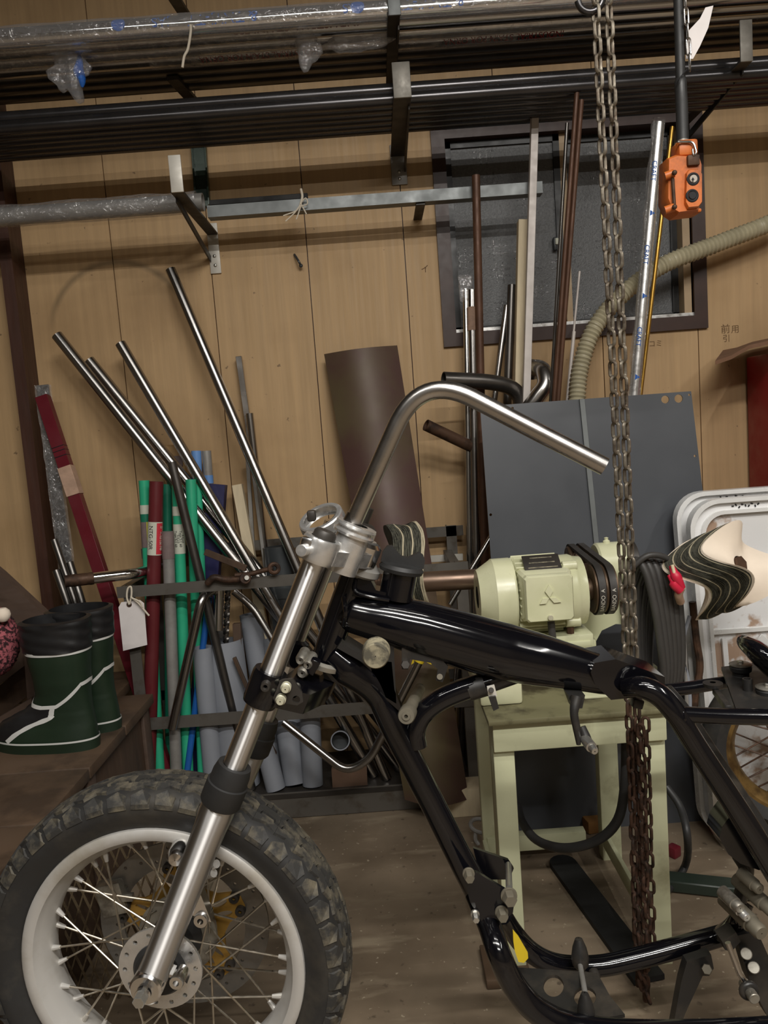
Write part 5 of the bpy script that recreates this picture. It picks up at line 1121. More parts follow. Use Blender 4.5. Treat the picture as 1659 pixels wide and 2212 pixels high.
for i in range(1, 24):
    t = pi * i / 24; rs.append([c + V((sin(t) * cos(a) * .072, sin(t) * sin(a) * .06, cos(t) * .098)) * (1 + .05 * sin(a * 16 + (i % 2) * pi) * sin(t)) for a in [2 * pi * k / 48 for k in range(48)]])
obj('knit', kb.rings(rs), 'pink_yarn', kn); obj('white_tuft', MB().ball(P(6, 1328, 1.98), .02, 12), 'felt_white', kn)
obj('hang_loop', MB().tube(cr([c + V((0, 0, .09)), c + V((-.01, .08, .14)), P(-25, 1290, 2.195)]), .004, 7), 'pink_yarn', kn)
def boot(label, org, rot, name='rubber_boot'):
    root = thing(name, label, 'boot', org, 'pair of green rubber boots'); Rz = Matrix.Rotation(rot, 3, 'Z')
    Hh = .345; N = 72
    ctl = [(0, -.205, .075, .045), (.03, -.212, .078, .05), (.055, -.205, .077, .049), (.075, -.185, .075, .047), (.092, -.150, .073, .046), (.108, -.112, .071, .046), (.125, -.088, .07, .047), (.15, -.074, .07, .049), (.19, -.074, .073, .055), (.25, -.083, .079, .062), (.30, -.09, .083, .066), (.345, -.088, .083, .066)]
    def at(z):
        for i in range(len(ctl) - 1):
            if z <= ctl[i + 1][0]:
                t = (z - ctl[i][0]) / (ctl[i + 1][0] - ctl[i][0]); t = t * t * (3 - 2 * t) * .5 + t * .5
                return [ctl[i][j] + (ctl[i + 1][j] - ctl[i][j]) * t for j in (1, 2, 3)]
        return ctl[-1][1:]
    def surf(z, k, off=0.0, n=N):
        f, b, w = at(z); cx, a = (f + b) / 2, (b - f) / 2; t = 2 * pi * k / n; e = .78 if a > .1 else .9
        ct, s_ = cos(t), sin(t); x = cx + (a + off) * math.copysign(abs(ct) ** e, ct); y = (w + off) * math.copysign(abs(s_) ** .85, s_)
        if x < -.10: y *= 1 - .35 * ((-.10 - x) / .11) ** 2
        return V(org) + Rz @ V((x, y, z))
    def shell(z0, z1, n, off, m, nm, caps=True): obj(nm, MB().rings([[surf(z0 + (z1 - z0) * i / n, k, off) for k in range(N)] for i in range(n + 1)], caps=caps), m, root)
    shell(.0, .026, 3, .004, 'boot_green', 'sole'); shell(.026, .272, 44, 0, 'boot_green', 'shaft', False)
    rs = []
    for i in range(17):
        z = .268 + (.345 - .268) * i / 16; rs.append([surf(z, k, .003 + .0012 * sin(i * 1.1 + k * .35) + .003 * noise.noise(V((i * .25, k * .18, 0))) + (.002 if i > 13 else 0)) for k in range(N)])
    for i in range(6): rs.append([surf(.345 - i * .02, k, -.006 - .001 * i) + V((0, 0, .004 if i == 0 else 0)) for k in range(N)])
    obj('cuff', MB().rings(rs, caps=False), 'boot_black', root); obj('inside', MB().rings([[surf(.255, k, -.012) for k in range(N)]] * 2), 'boot_black', root)
    def stripe(nm, path, wd, m='boot_stripe', off=.0018):
        mb = MB(); rs = []
        for (z, k), (z2, k2) in path: rs.append([surf(z, k, off), surf(z2, k2, off)])
        obj(nm, mb.rings(rs, caps=False, closed=False), m, root)
    ring = list(range(N)) + [0]
    stripe('stripe', [((.262, k), (.270, k)) for k in ring], 0); stripe('stripe', [((.026, k), (.031, k)) for k in ring], 0, off=.003)
    # piping on the visible side: front instep down to the seam, up to the heel, and down to the sole (k measured from heel 0, side 54, toe 36)
    def poly(pts, w):
        out = []
        for (za, ka), (zb_, kb_) in zip(pts[:-1], pts[1:]):
            for i in range(9):
                t = i / 8; z, k = za + (zb_ - za) * t, ka + (kb_ - ka) * t; dz, dk = (zb_ - za), (kb_ - ka) * .009
                l = sqrt(dz * dz + dk * dk) or 1; out.append(((z - dk / l * w, k + dz / l * w / .009), (z + dk / l * w, k - dz / l * w / .009)))
        return out
    for sgn in (1, -1):
        kk = lambda k: k if sgn > 0 else N - k
        stripe('stripe', poly([(.165, kk(36)), (.128, kk(43)), (.124, kk(50)), (.126, kk(55)), (.15, kk(60)), (.178, kk(66)), (.182, kk(72))], .005), 0)
        stripe('stripe', poly([(.124, kk(54)), (.098, kk(55)), (.07, kk(52)), (.032, kk(48))], .006), 0)
        mb = MB(); rs = [] 
        for i in range(19):
            z = .033 + (.122 - .033) * i / 18; kb1 = 48 + 7 * min(1, (z - .032) / .066) ; rs.append([surf(z, kk(36 + (kb1 - 36 - .6) * q / 14), .0009) for q in range(15)])
        obj('toe_panel', mb.rings(rs, caps=False, closed=False), 'boot_black', root)
    obj('draw_cord', MB().tube(cr([surf(.33, 34, .004), surf(.29, 33, .012), surf(.25, 35, .014), surf(.22, 34, .01), surf(.25, 33, .012), surf(.275, 34, .006)]), .0022, 7), 'boot_black', root)
    return root
b1 = PZ(150, 1625, zp); boot('green rubber boot with white piping, nearer one on the platform', (b1.x - .012, b1.y + .04, zp), -.12)
boot('green rubber boot with white piping, half hidden behind the nearer one', (b1.x + .005, b1.y + .16, zp), -.10)
# expanded metal behind the front wheel
eg = thing('expanded_metal_sheet', 'rusty expanded-metal mesh panel standing behind the front wheel', 'mesh panel', PZ(240, 2160, 0) + V((0, 0, 0)))
Ye = PZ(240, 2158, 0).y; pa_, pb_ = P(100, 2000, Ye), P(415, 1880, Ye); mb = MB(); dw, dh = .026, .034; zt_ = P(300, 1780, Ye).z
nx_, nz_ = int((pb_.x - pa_.x) / dw), int(zt_ / dh)
for i in range(nx_):
    for j in range(nz_):
        c = V((pa_.x + (i + .5) * dw + (dw / 2 if j % 2 else 0), Ye + .12 * (j + .5) * dh, (j + .5) * dh))
        for sx_ in (-1, 1):
            a, b = c + V((sx_ * -dw / 2, 0, 0)), c + V((0, .12 * dh, dh)) ; a = c + V((sx_ * dw / 2, 0, 0)); mb.bar(c + V((0, -.03 * dh, -dh / 2)), c + V((sx_ * dw / 2, .03 * dh, dh / 2)), .0032, .005, (0, 1, 0), 0)
obj('mesh', mb, 'mesh_steel', eg, smooth=0)
# ================================================================= motorcycle in build: front wheel, fork, bar, bare frame
YB = 1.27; YN = 1.17; YFr = 1.37
WC = P(367, 2053, YB); mw = mp(367, 2053, YB)
bk_ = thing('motorcycle', 'black stripped motorcycle chassis with bare frame, fork, front wheel and raised bar', 'motorcycle', (WC.x + .5, YB, 0))
RW = Matrix.Rotation(radians(-5), 3, 'Z')
def wv(x, y, z): return WC + RW @ V((x, y, z))
AX = RW @ V((0, 1, 0))
RR = 313 * mp(352, 2085, YB - .04); RT = RR * 1.285; WT = .112
def wl_lathe(prof, n=96): return MB().lathe([(r, y) for r, y in prof], WC, AX, n, up=(0, 0, 1))
# tyre with separate tread blocks
tp = []
for r_, y_ in ((RR - .004, -.034), (RR + .006, -.042), (RR + .028, -.054), (RR + .047, -.056), (RR + .058, -.050), (RR + .066, -.036), (RR + .070, -.016), (RR + .0705, 0)): tp.append((r_, y_))
tp = tp + [(r_, -y_) for r_, y_ in reversed(tp[:-1])]
TY = obj('front_tyre', wl_lathe(tp), 'tyre', bk_)
RTO = RR + .0705
def crown(y):      # tyre radius at lateral position y
    pts = [(-.056, RR + .047), (-.050, RR + .058), (-.036, RR + .066), (-.016, RR + .070), (0, RR + .0705)]
    y = -abs(y)
    for (a, ra), (b, rb_) in zip(pts[:-1], pts[1:]):
        if y <= b: return ra + (rb_ - ra) * max(0, (y - a)) / (b - a)
    return RTO
NB = 46; pitch_a = 2 * pi / NB
def block(poly, h, name, us=.94):
    """poly: list of (angle fraction of pitch, lateral y); built at wheel angle 0 (top)"""
    mb = MB(); top, bot = [], []
    cy = sum(p[1] for p in poly) / len(poly); ca = sum(p[0] for p in poly) / len(poly)
    for u, y in poly:
        for lst, s, hh in ((bot, 1.08, -.004), (top, .94, h)):
            uu, yy = ca + (u - ca) * (s if us < 1 else 1), cy + (y - cy) * s; a = uu * pitch_a; r = crown(yy) + hh
            lat = 0
            if abs(yy) > .045: lat = math.copysign(.3 * max(0, hh), yy)
            lst.append(wv(r * sin(a), yy + lat, r * cos(a)))
    mb.rings([bot, top]); return obj(name, mb, 'tread_rubber', TY, smooth=0)
rows = [([(-.37, -.0562), (.37, -.0562), (.42, -.047), (0, -.038), (-.42, -.047)], .0042, 0, .94),
        ([(-.495, -.0365), (0, -.029), (.495, -.0365), (.495, -.020), (.30, -.020), (.24, -.0145), (-.24, -.0145), (-.30, -.020), (-.495, -.020)], .0045, 0, 1.0),
        ([(-.495, -.0145), (-.34, -.0145), (-.28, -.009), (.28, -.009), (.34, -.0145), (.495, -.0145), (.495, .003), (.3, .009), (-.3, .009), (-.495, .003)], .0045, 0, 1.0),
        ([(-.495, .020), (-.30, .020), (-.24, .0145), (.24, .0145), (.30, .020), (.495, .020), (.495, .0365), (0, .029), (-.495, .0365)], .0045, .5, 1.0),
        ([(-.37, .0562), (-.42, .047), (0, .038), (.42, .047), (.37, .0562)], .0042, .5, .94)]
for poly, h, ph, sc_ in rows:
    pr_ = block(poly, h, 'tread_block', sc_); c0 = WL[pr_.name] - WC; first_ = True
    for i in range(NB):
        R = Matrix.Rotation(pitch_a * (i + ph), 3, AX)
        if first_: pr_.location = WC + R @ c0 - wl(TY); pr_.rotation_euler = R.to_euler(); first_ = False
        else: copy_at(pr_, WC + R @ c0, R, TY)
# rim, nipples, spokes
rp = [(RR + .001, -.036), (RR, -.043), (RR - .004, -.046), (RR - .014, -.046), (RR - .020, -.043), (RR - .026, -.030), (RR - .036, -.016), (RR - .038, 0)]
rp = rp + [(a, -b) for a, b in reversed(rp[:-1])]
RIM = obj('front_rim', wl_lathe(rp), 'rim_silver', bk_)
NS = 36; RF = .060
for i in range(NS):
    an = 2 * pi * i / NS + .06; s = -1 if i % 2 else 1; d_ = 1 if (i // 2) % 2 else -1
    a2 = an + d_ * radians(62)
    p0 = wv((RR - .037) * sin(an), -s * 0 + s * .006, (RR - .037) * cos(an)); p1 = wv(RF * sin(a2), s * .040, RF * cos(a2))
    obj('spoke', MB().tube([p0, p1], .0019, 7), 'spoke', RIM)
    e = (p1 - p0).normalized(); obj('nipple', MB().tube([p0 - e * .004, p0 + e * .004, p0 + e * .016], [.0055, .0048, .0032], 9), 'rim_silver', RIM)
# hub
hub = obj('hub', wl_lathe([(.012, -.062), (.040, -.058), (.046, -.05), (.046, -.036), (.034, -.026), (.030, 0), (.034, .026), (.046, .036), (.046, .05), (.012, .056)], 48), 'rubber', bk_)
def wcirc(r, y, n, cx=0, cz=0, rev=False): return [wv(cx + r * cos(t), y, cz + r * sin(t)) for t in [(-1 if rev else 1) * 2 * pi * k / n for k in range(n)]]
holes = [wcirc(.044, -.047, 30)] + [wcirc(.0042, -.047, 8, .062 * cos(2 * pi * k / 14), .062 * sin(2 * pi * k / 14)) for k in range(14)]
obj('flange', MB().plate(wcirc(.073, -.047, 40), AX * .005, holes), 'satin_alloy', hub, smooth=20)
obj('flange', MB().plate(wcirc(.073, .040, 40), AX * .005, [wcirc(.044, .040, 24)]), 'dust_alloy', hub, smooth=20)
obj('sleeve', wl_lathe([(.040, .055), (.062, .056), (.066, .064), (.04, .066)], 36), 'dust_alloy', hub)
# brake disc on the far side with gold carrier
dh_ = []
for k in range(30):
    a = 2 * pi * k / 30; r_ = (.128, .139, .150)[k % 3]; dh_.append(wcirc(.0034, .074, 7, r_ * cos(a), r_ * sin(a)))
dsc = obj('brake_disc', MB().plate(wcirc(.160, .074, 72), AX * .005, [wcirc(.116, .074, 48)] + dh_), 'disc', bk_, smooth=20)
out = []
for k in range(5):
    a0 = 2 * pi * k / 5 + .35
    for da, r_ in ((-.20, .112), (-.08, .124), (.08, .124), (.20, .112), (.34, .088), (.63, .078), (.92, .088)): out.append(wv(r_ * cos(a0 + da), .073, r_ * sin(a0 + da)))
win_ = [wcirc(.048, .073, 30)]
for k in range(5):
    for o_ in (-.13, .13):
        a0 = 2 * pi * k / 5 + .35 + o_; ctr = V((.080 * cos(a0), 0, .080 * sin(a0))); win_.append([wv(ctr.x + .017 * cos(t) * cos(a0) - .006 * sin(t) * sin(a0), .073, ctr.z + .017 * cos(t) * sin(a0) + .006 * sin(t) * cos(a0)) for t in [2 * pi * q / 12 for q in range(12)]])
obj('carrier', MB().plate(out, AX * .006, win_), 'gold', dsc, smooth=20)
for k in range(5):
    a0 = 2 * pi * k / 5 + .35
    for da in (-.12, .12): c = wv(.114 * cos(a0 + da), .066, .114 * sin(a0 + da)); obj('bobbin', MB().lathe([(.003, 0), (.004, -.002), (.009, -.002), (.0095, 0), (.0095, .014), (.003, .014)], c, AX, 16), 'bracket_dark', dsc)
obj('brake_caliper', MB().box(wv(-.128, .072, .058), (.052, .03, .062), RW @ Matrix.Rotation(-.2, 3, 'Y'), .005), 'dust_alloy', bk_)
obj('cast_arm', MB().box(wv(-.09, .05, .07), (.02, .01, .012), RW), 'dust_alloy', bk_)
# ------------------------------------------------------------------ fork
FT, FB = P(692, 1180, YN), P(321, 2128, YN); fd = (FB - FT).normalized(); flen = (FB - FT).length; mf = mp(500, 1650, YN)
perp = fd.cross(V((0, 1, 0))).normalized(); 
if perp.x > 0: perp = -perp                         # points forward (left) of the fork
def fp(px, py): q = P(px, py, YN); return FT + fd * (q - FT).dot(fd)
FOFF = -AX * -.2 + V((0.0, 0, 0)); FOFF = AX * .2
rs_ = 25.5 * mf
def leg_(off, near):
    s = obj('stanchion', MB().tube([FT + off - fd * .004, fp(505, 1668) + off, fp(470, 1760) + off], rs_, 36), 'chrome_ground', bk_, axis=fd)
    a, b = fp(508, 1655) + off, fp(478, 1738) + off; L = (b - a).length
    obj('dust_seal', MB().lathe([(rs_ * 1.04, -.002), (rs_ * 1.45, -.002), (rs_ * 1.62, L * .18), (rs_ * 1.64, L * .40), (rs_ * 1.64, L * .42), (rs_ * 1.78, L * .44), (rs_ * 1.78, L * .92), (rs_ * 1.66, L * .98), (rs_ * 1.3, L)], a, fd, 36), 'rubber', bk_)
    c = fp(480, 1728) + off; L2 = (FB + off - c).length
    return c, L2
c, L2 = leg_(V((0, 0, 0)), True)
rsl = 37 * mf
sl_ = obj('slider', MB().lathe([(rsl * .6, 0), (rsl * 1.02, .004), (rsl * 1.04, .02), (rsl * .97, .05), (rsl * .93, .10), (rsl * .92, L2 * .6), (rsl * .90, L2 * .86), (rsl * .95, L2 * .95), (rsl * .90, L2 * 1.0), (rsl * .6, L2 * 1.01)], c, fd, 44), 'alloy_ground', bk_, axis=fd)
axc = FB
obj('axle_clamp', MB().cyl(axc - AX * .028 - fd * .012, axc + AX * .035 - fd * .012, rsl * .98, 30), 'polished_alloy', sl_)
an_ = axc - AX * .03 - fd * .008
obj('axle_washer', MB().cyl(an_, an_ - AX * .006, 17 * mf, 24), 'polished_alloy', sl_); obj('axle_bolt', MB().hexb(an_ - AX * .005, an_ - AX * .020, 15 * mf), 'bolt', sl_)
pb2 = fp(322, 2098) - AX * (rsl * .95); obj('pinch_bolt', MB().hexb(pb2 + AX * .01, pb2 - AX * .012, 7 * mf), 'polished_alloy', sl_)
for (bx, by), (ex, ey) in (((395, 1880), (440, 1976)), ((355, 2060), (388, 2108))):
    e_ = P(ex, ey, YN + .02); s0 = P(bx + 5, by + 30, YN + .02)
    obj('caliper_lug', MB().rings([[s0 + V((0, y_, 0)) + perp * u for u, y_ in ((.03, -.012), (-.03, -.012), (-.03, .012), (.03, .012))], [e_ + V((0, y_, 0)) + perp * u for u, y_ in ((.016, -.011), (-.016, -.011), (-.016, .011), (.016, .011))]]), 'polished_alloy', sl_)
    obj('lug_eye', MB().lathe([(7 * mf, -.002), (15 * mf, -.002), (17 * mf, .002), (17 * mf, .028), (7 * mf, .028)], e_ - AX * .016, AX, 24), 'polished_alloy', sl_)
lg = P(384, 1846, YN + .03); obj('fender_lug', MB().lathe([(.001, -.018), (.011, -.016), (.0165, -.008), (.017, .03)], lg, (-.3 * 0 + .0, 1, 0), 20), 'polished_alloy', sl_)
for q in ((462, 1886), (468, 1866)): obj('fender_lug', MB().tube([P(q[0] - 25, q[1] + 8, YN + .03), P(*q, YN + .01)], 9 * mf, 14), 'satin_alloy', sl_)
c2_, L3 = leg_(FOFF, False)
sl2 = obj('slider', MB().lathe([(rsl * .6, 0), (rsl * 1.02, .004), (rsl * .97, .05), (rsl * .92, .10), (rsl * .90, L3 * .9), (rsl * .85, L3 * 1.0), (rsl * .5, L3 * 1.01)], c2_, fd, 36), 'alloy_ground', bk_, axis=fd)
obj('axle', MB().cyl(axc, axc + AX * .22, .011, 16), 'bolt', bk_)
# top yoke
up = -fd; TC = FT + fd * .006
rear = -perp
ty = obj('top_yoke', MB().lathe([(rs_ * 1.02, -.018), (rs_ * 1.5, -.018), (rs_ * 1.62, -.012), (rs_ * 1.62, .014), (rs_ * 1.5, .020), (rs_ * 1.05, .020)], TC, up, 40), 'satin_alloy', bk_)
stem = TC + FOFF * .5 + rear * .052
def yoke_web(z0, z1, w0, m, name, par, far=True):
    pa, pb, pc = TC, stem, TC + FOFF
    outl = []
    o_ = FOFF.normalized()
    a1 = [pa + perp * rs_ * 1.1 - o_ * .0, pa + rear * rs_ * 1.55 - o_ * rs_ * .7, pb - o_ * .04 + rear * .024, pb + rear * .032, pb + o_ * .04 + rear * .024, pc + rear * rs_ * 1.5 + o_ * rs_ * .6, pc + perp * rs_ * 1.1, pb + perp * .03 + o_ * .03, pb + perp * .03 - o_ * .03]
    return obj(name, MB().plate([p + up * z0 for p in a1], up * (z1 - z0)), m, par, smooth=30)
yoke_web(-.014, .010, .03, 'satin_alloy', 'web', ty)
obj('far_clamp', MB().lathe([(rs_ * 1.02, -.018), (rs_ * 1.5, -.018), (rs_ * 1.55, .014), (rs_ * 1.05, .018)], TC + FOFF, up, 32), 'polished_alloy', ty)
obj('fork_cap', MB().lathe([(.001, .012), (rs_ * .8, .012), (rs_ * .95, .008), (rs_ * .98, 0)], TC + up * .020, up, 36), 'bracket_dark', ty)
obj('fork_cap', MB().lathe([(.001, .012), (rs_ * .8, .012), (rs_ * .98, 0)], TC + FOFF + up * .018, up, 24), 'bracket_dark', ty)
cb_ = P(662, 1187, YN - .02); obj('clamp_bolt', MB().cyl(cb_, cb_ - V((.0, .026, 0)) - perp * -.006, 12.5 * mf, 20), 'satin_alloy', ty); obj('clamp_ear', MB().box(P(672, 1178, YN - .012), (.034, .03, .026), Matrix.Rotation(.35, 3, 'Y'), .006), 'polished_alloy', ty)
sn = P(786, 1180, YB - .01)
obj('stem_boss', MB().lathe([(.026, -.03), (.030, -.026), (.030, .004), (.024, .010)], sn, up, 30), 'polished_alloy', ty); obj('stem_washer', MB().cyl(sn + up * .008, sn + up * .013, 24 * mf, 28), 'satin_alloy', ty); obj('stem_nut', MB().hexb(sn + up * .011, sn + up * .028, 18 * mf), 'bolt', ty)
# risers and bar
bs = P(757, 1170, YB - .06)
bd = (P(850, 930, YB - .06) - P(750, 1150, YB - .06)).normalized()
obj('riser', MB().lathe([(.028, -.05), (.028, .0), (.026, .012)], bs, up, 30), 'satin_alloy', ty); obj('riser_collar', MB().lathe([(.020, 0), (.033, .001), (.034, .005), (.030, .009), (.030, .012), (.034, .015), (.033, .019), (.018, .020)], bs + up * .010, up, 34), 'satin_alloy', ty)
b2 = P(778, 1142, YB + .05); obj('riser', MB().lathe([(.022, -.05), (.022, 0)], b2, up, 24), 'satin_alloy', ty); obj('riser_collar', MB().lathe([(.012, 0), (.028, .001), (.028, .006), (.02, .012), (.001, .014)], b2, up, 26), 'bracket_dark', ty); obj('riser_stub', MB().cyl(b2, b2 + up * .04, .010, 16), 'bracket_dark', ty)
rg_ = P(697, 1127, YB + .02); obj('gauge_ring', MB().lathe([(.030, -.008), (.038, -.008), (.040, -.003), (.039, .010), (.037, .012), (.031, .012), (.030, .010)], rg_, (-.30, -.42, .86), 40), 'satin_alloy', ty)
ge = MB().tube(cr([rg_ + V((.025, 0, -.012)), P(722, 1165, YB + .0), P(735, 1195, YB - .01)]), .011, 12); obj('ring_stem', ge, 'polished_alloy', ty)
obj('ring_ear', MB().box(P(673, 1114, YB + .0), (.014, .02, .018), bev=.003), 'bracket_dark', ty)
br = 19.2 * mp(820, 1000, YB - .07)
hb_ = fillet([P(748, 1163, YB - .06), P(908, 802, YB - .08), P(1306, 1008, YB - .12)], .093, 14)
hbar = obj('handlebar', MB().tube(hb_, br, 26, hollow=.86, hend=(0, 1)), 'raw_steel', bk_)
obj('weld_cone', MB().tube([P(745, 1170, YB - .06), P(752, 1148, YB - .06), P(768, 1112, YB - .061)], [br * 1.18, br * 1.2, br * 1.01], 24), 'steel_tube', hbar)
# lower yoke
ly = fp(584, 1488); mb = MB().lathe([(rs_ * 1.02, -.026), (rs_ * 1.4, -.028), (rs_ * 1.5, -.020), (rs_ * 1.52, .022), (rs_ * 1.42, .028), (rs_ * 1.02, .028)], ly, up, 36)
lyk = obj('lower_yoke', mb, 'gloss_black', bk_); obj('far_clamp', MB().lathe([(rs_ * 1.02, -.026), (rs_ * 1.5, -.022), (rs_ * 1.5, .022), (rs_ * 1.02, .026)], ly + FOFF, up, 30), 'gloss_black', lyk)
ls = ly + FOFF * .5 + rear * .06
obj('web', MB().plate([p - up * .02 for p in (ly + rear * rs_ * .6 - AX * .02, ly + rear * .07 - AX * .0, ls + rear * .035 - AX * .03, ls + rear * .04 + AX * .03, ly + FOFF + rear * .05, ly + FOFF + rear * .01, ls + perp * .03)], up * .034), 'gloss_black', lyk)
for q in ((617, 1487), (606, 1513)): c = P(*q, YN - .035); obj('yoke_bolt', MB().lathe([(.001, -.006), (7.5 * mf, -.006), (9 * mf, -.002), (9 * mf, 0), (11 * mf, .001), (11 * mf, .010)], c, (0, 1, 0), 20), 'cream_zinc', lyk)
tabp = [P(*p, YN - .022) for p in ((600, 1470), (632, 1466), (652, 1496), (655, 1516), (642, 1524), (618, 1520), (598, 1530), (590, 1508))]; c = P(640, 1511, YN - .022)
obj('tab', MB().plate(tabp, (0, .006, 0), [[c + V((cos(t) * .006, 0, sin(t) * .006)) for t in [2 * pi * k / 14 for k in range(14)]]]), 'bracket_dark', lyk); 
lb = P(573, 1484, YN - .04); obj('socket_screw', MB().lathe([(.002, .002), (.004, -.002), (.007, -.002), (.008, .01)], lb, (0, 1, 0), 16), 'bracket_dark', lyk)
for q, r_ in (((652, 1420), .009), ((668, 1430), .009), ((656, 1448), .010)): obj('lock_part', MB().lathe([(.002, -.01), (r_ * .7, -.012), (r_, -.006), (r_, .02)], P(*q, YB - .05), (.2, 1, .2), 14), 'dust_alloy', lyk)
obj('stop_arm', MB().bar(P(668, 1452, YB - .05), P(684, 1424, YB - .05), .016, .02, (0, 1, 0)), 'gloss_black', lyk)
# ------------------------------------------------------------------ frame
def FT_(pts, nm, m='gloss_black', Y=YB, n=22, k=6, par=bk_, smooth=True, sx=1.0):
    """tube through photo points (px, py, width px[, Y])"""
    P3 = [P(p[0], p[1], p[3] if len(p) > 3 else Y) for p in pts]; rr = [p[2] / 2 * mp(p[0], p[1], p[3] if len(p) > 3 else Y) for p in pts]
    q = [V((*p, )) for p in P3]; path = cr(q, k); rad = []
    for i in range(len(pts) - 1): rad += [rr[i] + (rr[i + 1] - rr[i]) * j / k for j in range(k)]
    rad.append(rr[-1]); return obj(nm, MB().tube(path, rad, n), m, par)
ht_ = FT_([(766, 1236, 58), (738, 1318, 62), (712, 1392, 60), (696, 1440, 58)], 'head_tube')
hax = (P(766, 1236, YB) - P(696, 1440, YB)).normalized(); hc = P(766, 1236, YB)
obj('upper_race', MB().lathe([(.015, .026), (.026, .024), (.030, .018), (.036, .014), (.036, .004), (.031, .0)], P(772, 1240, YB - .0) + hax * .0, hax, 34), 'galv', ht_)
obj('lower_race', MB().lathe([(.025, .0), (.036, .0), (.037, .008), (.030, .012)], P(697, 1436, YB), hax, 30), 'dust_alloy', ht_)
bbn = FT_([(740, 1312, 64), (752, 1320, 84), (790, 1330, 92), (850, 1342, 106), (900, 1355, 118), (1000, 1383, 122), (1090, 1408, 124), (1160, 1424, 114), (1230, 1440, 98), (1300, 1457, 84), (1370, 1474, 66)], 'backbone', n=36)
obj('weld_bead', MB().tube(cr([P(742, 1290, YB - .035), P(746, 1320, YB - .046), P(742, 1350, YB - .035)]), .004, 8), 'gloss_black', bbn)
sadd = [P(*p, YB - .022) for p in ((764, 1250), (800, 1252), (812, 1275), (842, 1282), (838, 1298), (760, 1288))]
obj('gusset', MB().plate(sadd, (0, .044, 0)), 'gloss_black', bbn, smooth=20)
obj('gusset_weld', MB().tube(cr([P(768, 1252, YB - .024), P(768, 1278, YB - .03), P(800, 1290, YB - .034), P(840, 1297, YB - .03)]), .0035, 8), 'gloss_black', bbn)
# oil filler neck with winged cap
fa, fb_ = P(855, 1292, YB), P(868, 1222, YB); fx = (fb_ - fa).normalized()
fn = obj('filler_neck', MB().lathe([(.029, 0), (.029, .05), (.026, .052)], fa, fx, 28), 'gloss_black', bk_)
obj('cap_skirt', MB().lathe([(.030, 0), (.036, .002), (.038, .008), (.034, .014), (.02, .016), (.001, .016)], fa + fx * .044, fx, 30), 'rubber', fn)
wg = []
cw0 = fa + fx * .058; sxv = V((1, 0, 0)); sxv = (sxv - fx * sxv.dot(fx)).normalized()
for u, v in ((-.036, 0), (-.036, .016), (-.030, .027), (-.022, .029), (-.014, .022), (-.004, .014), (.008, .014), (.016, .020), (.024, .026), (.032, .022), (.036, .014), (.036, 0)): wg.append(cw0 + sxv * u + fx * v + V((0, -.008, 0)))
obj('cap_wing', MB().plate(wg, (0, .016, 0)), 'rubber', fn)
# rear lug and near down tube
lug = [P(*p, YB - .042) for p in ((1284, 1432), (1330, 1424), (1436, 1462), (1437, 1486), (1420, 1500), (1360, 1508), (1320, 1512), (1286, 1480), (1276, 1452))]
obj('seat_lug', MB().plate(lug, (0, .084, 0)), 'gloss_black', bk_, smooth=30)
tpl = [P(*p, YB + d) for p, d in (((1330, 1424), -.03), ((1436, 1462), -.03), ((1424, 1452), .04), ((1340, 1412), .04))]
obj('lug_cover', MB().plate(tpl, (0, 0, -.006)), 'dusty_black', bk_)
FT_([(1352, 1487, 40, YB - .05), (1385, 1484, 48, YB - .07), (1425, 1502, 50, YB - .08), (1462, 1545, 48, YB - .09), (1504, 1612, 47, YB - .09), (1592, 1748, 50, YB - .09), (1660, 1858, 52, YB - .09), (1740, 1990, 54, YB - .09)], 'rear_down_tube')
FT_([(1440, 1490, 28, YB), (1480, 1540, 32, YB), (1530, 1618, 34, YB), (1620, 1755, 36, YB), (1720, 1915, 36, YB)], 'inner_down_tube', 'dusty_black')
FT_([(1458, 1542, 34, YB - .09), (1560, 1547, 35, YB - .09), (1700, 1550, 36, YB - .09)], 'seat_rail'); FT_([(1430, 1492, 28, YB + .11), (1480, 1487, 28, YB + .11), (1540, 1478, 27, YB + .11), (1640, 1462, 26, YB + .11)], 'seat_rail')
obj('weld_bead', MB().torus(P(1470, 1546, YB - .09), (1, 0, .0), .0145, .004, 18, 7), 'gloss_black', bk_)
def plate_px(pts, Y, d, m, nm, par=bk_, smooth=25, holes=()):
    hs_ = []
    for hx, hy, hr in holes:
        c = P(hx, hy, Y); mm_ = mp(hx, hy, Y); hs_.append([c + V((cos(t) * hr * mm_, 0, sin(t) * hr * mm_)) for t in [2 * pi * k / 18 for k in range(18)]])
    return obj(nm, MB().plate([P(*p, Y) for p in pts], (0, d, 0), hs_), m, par, smooth=smooth)
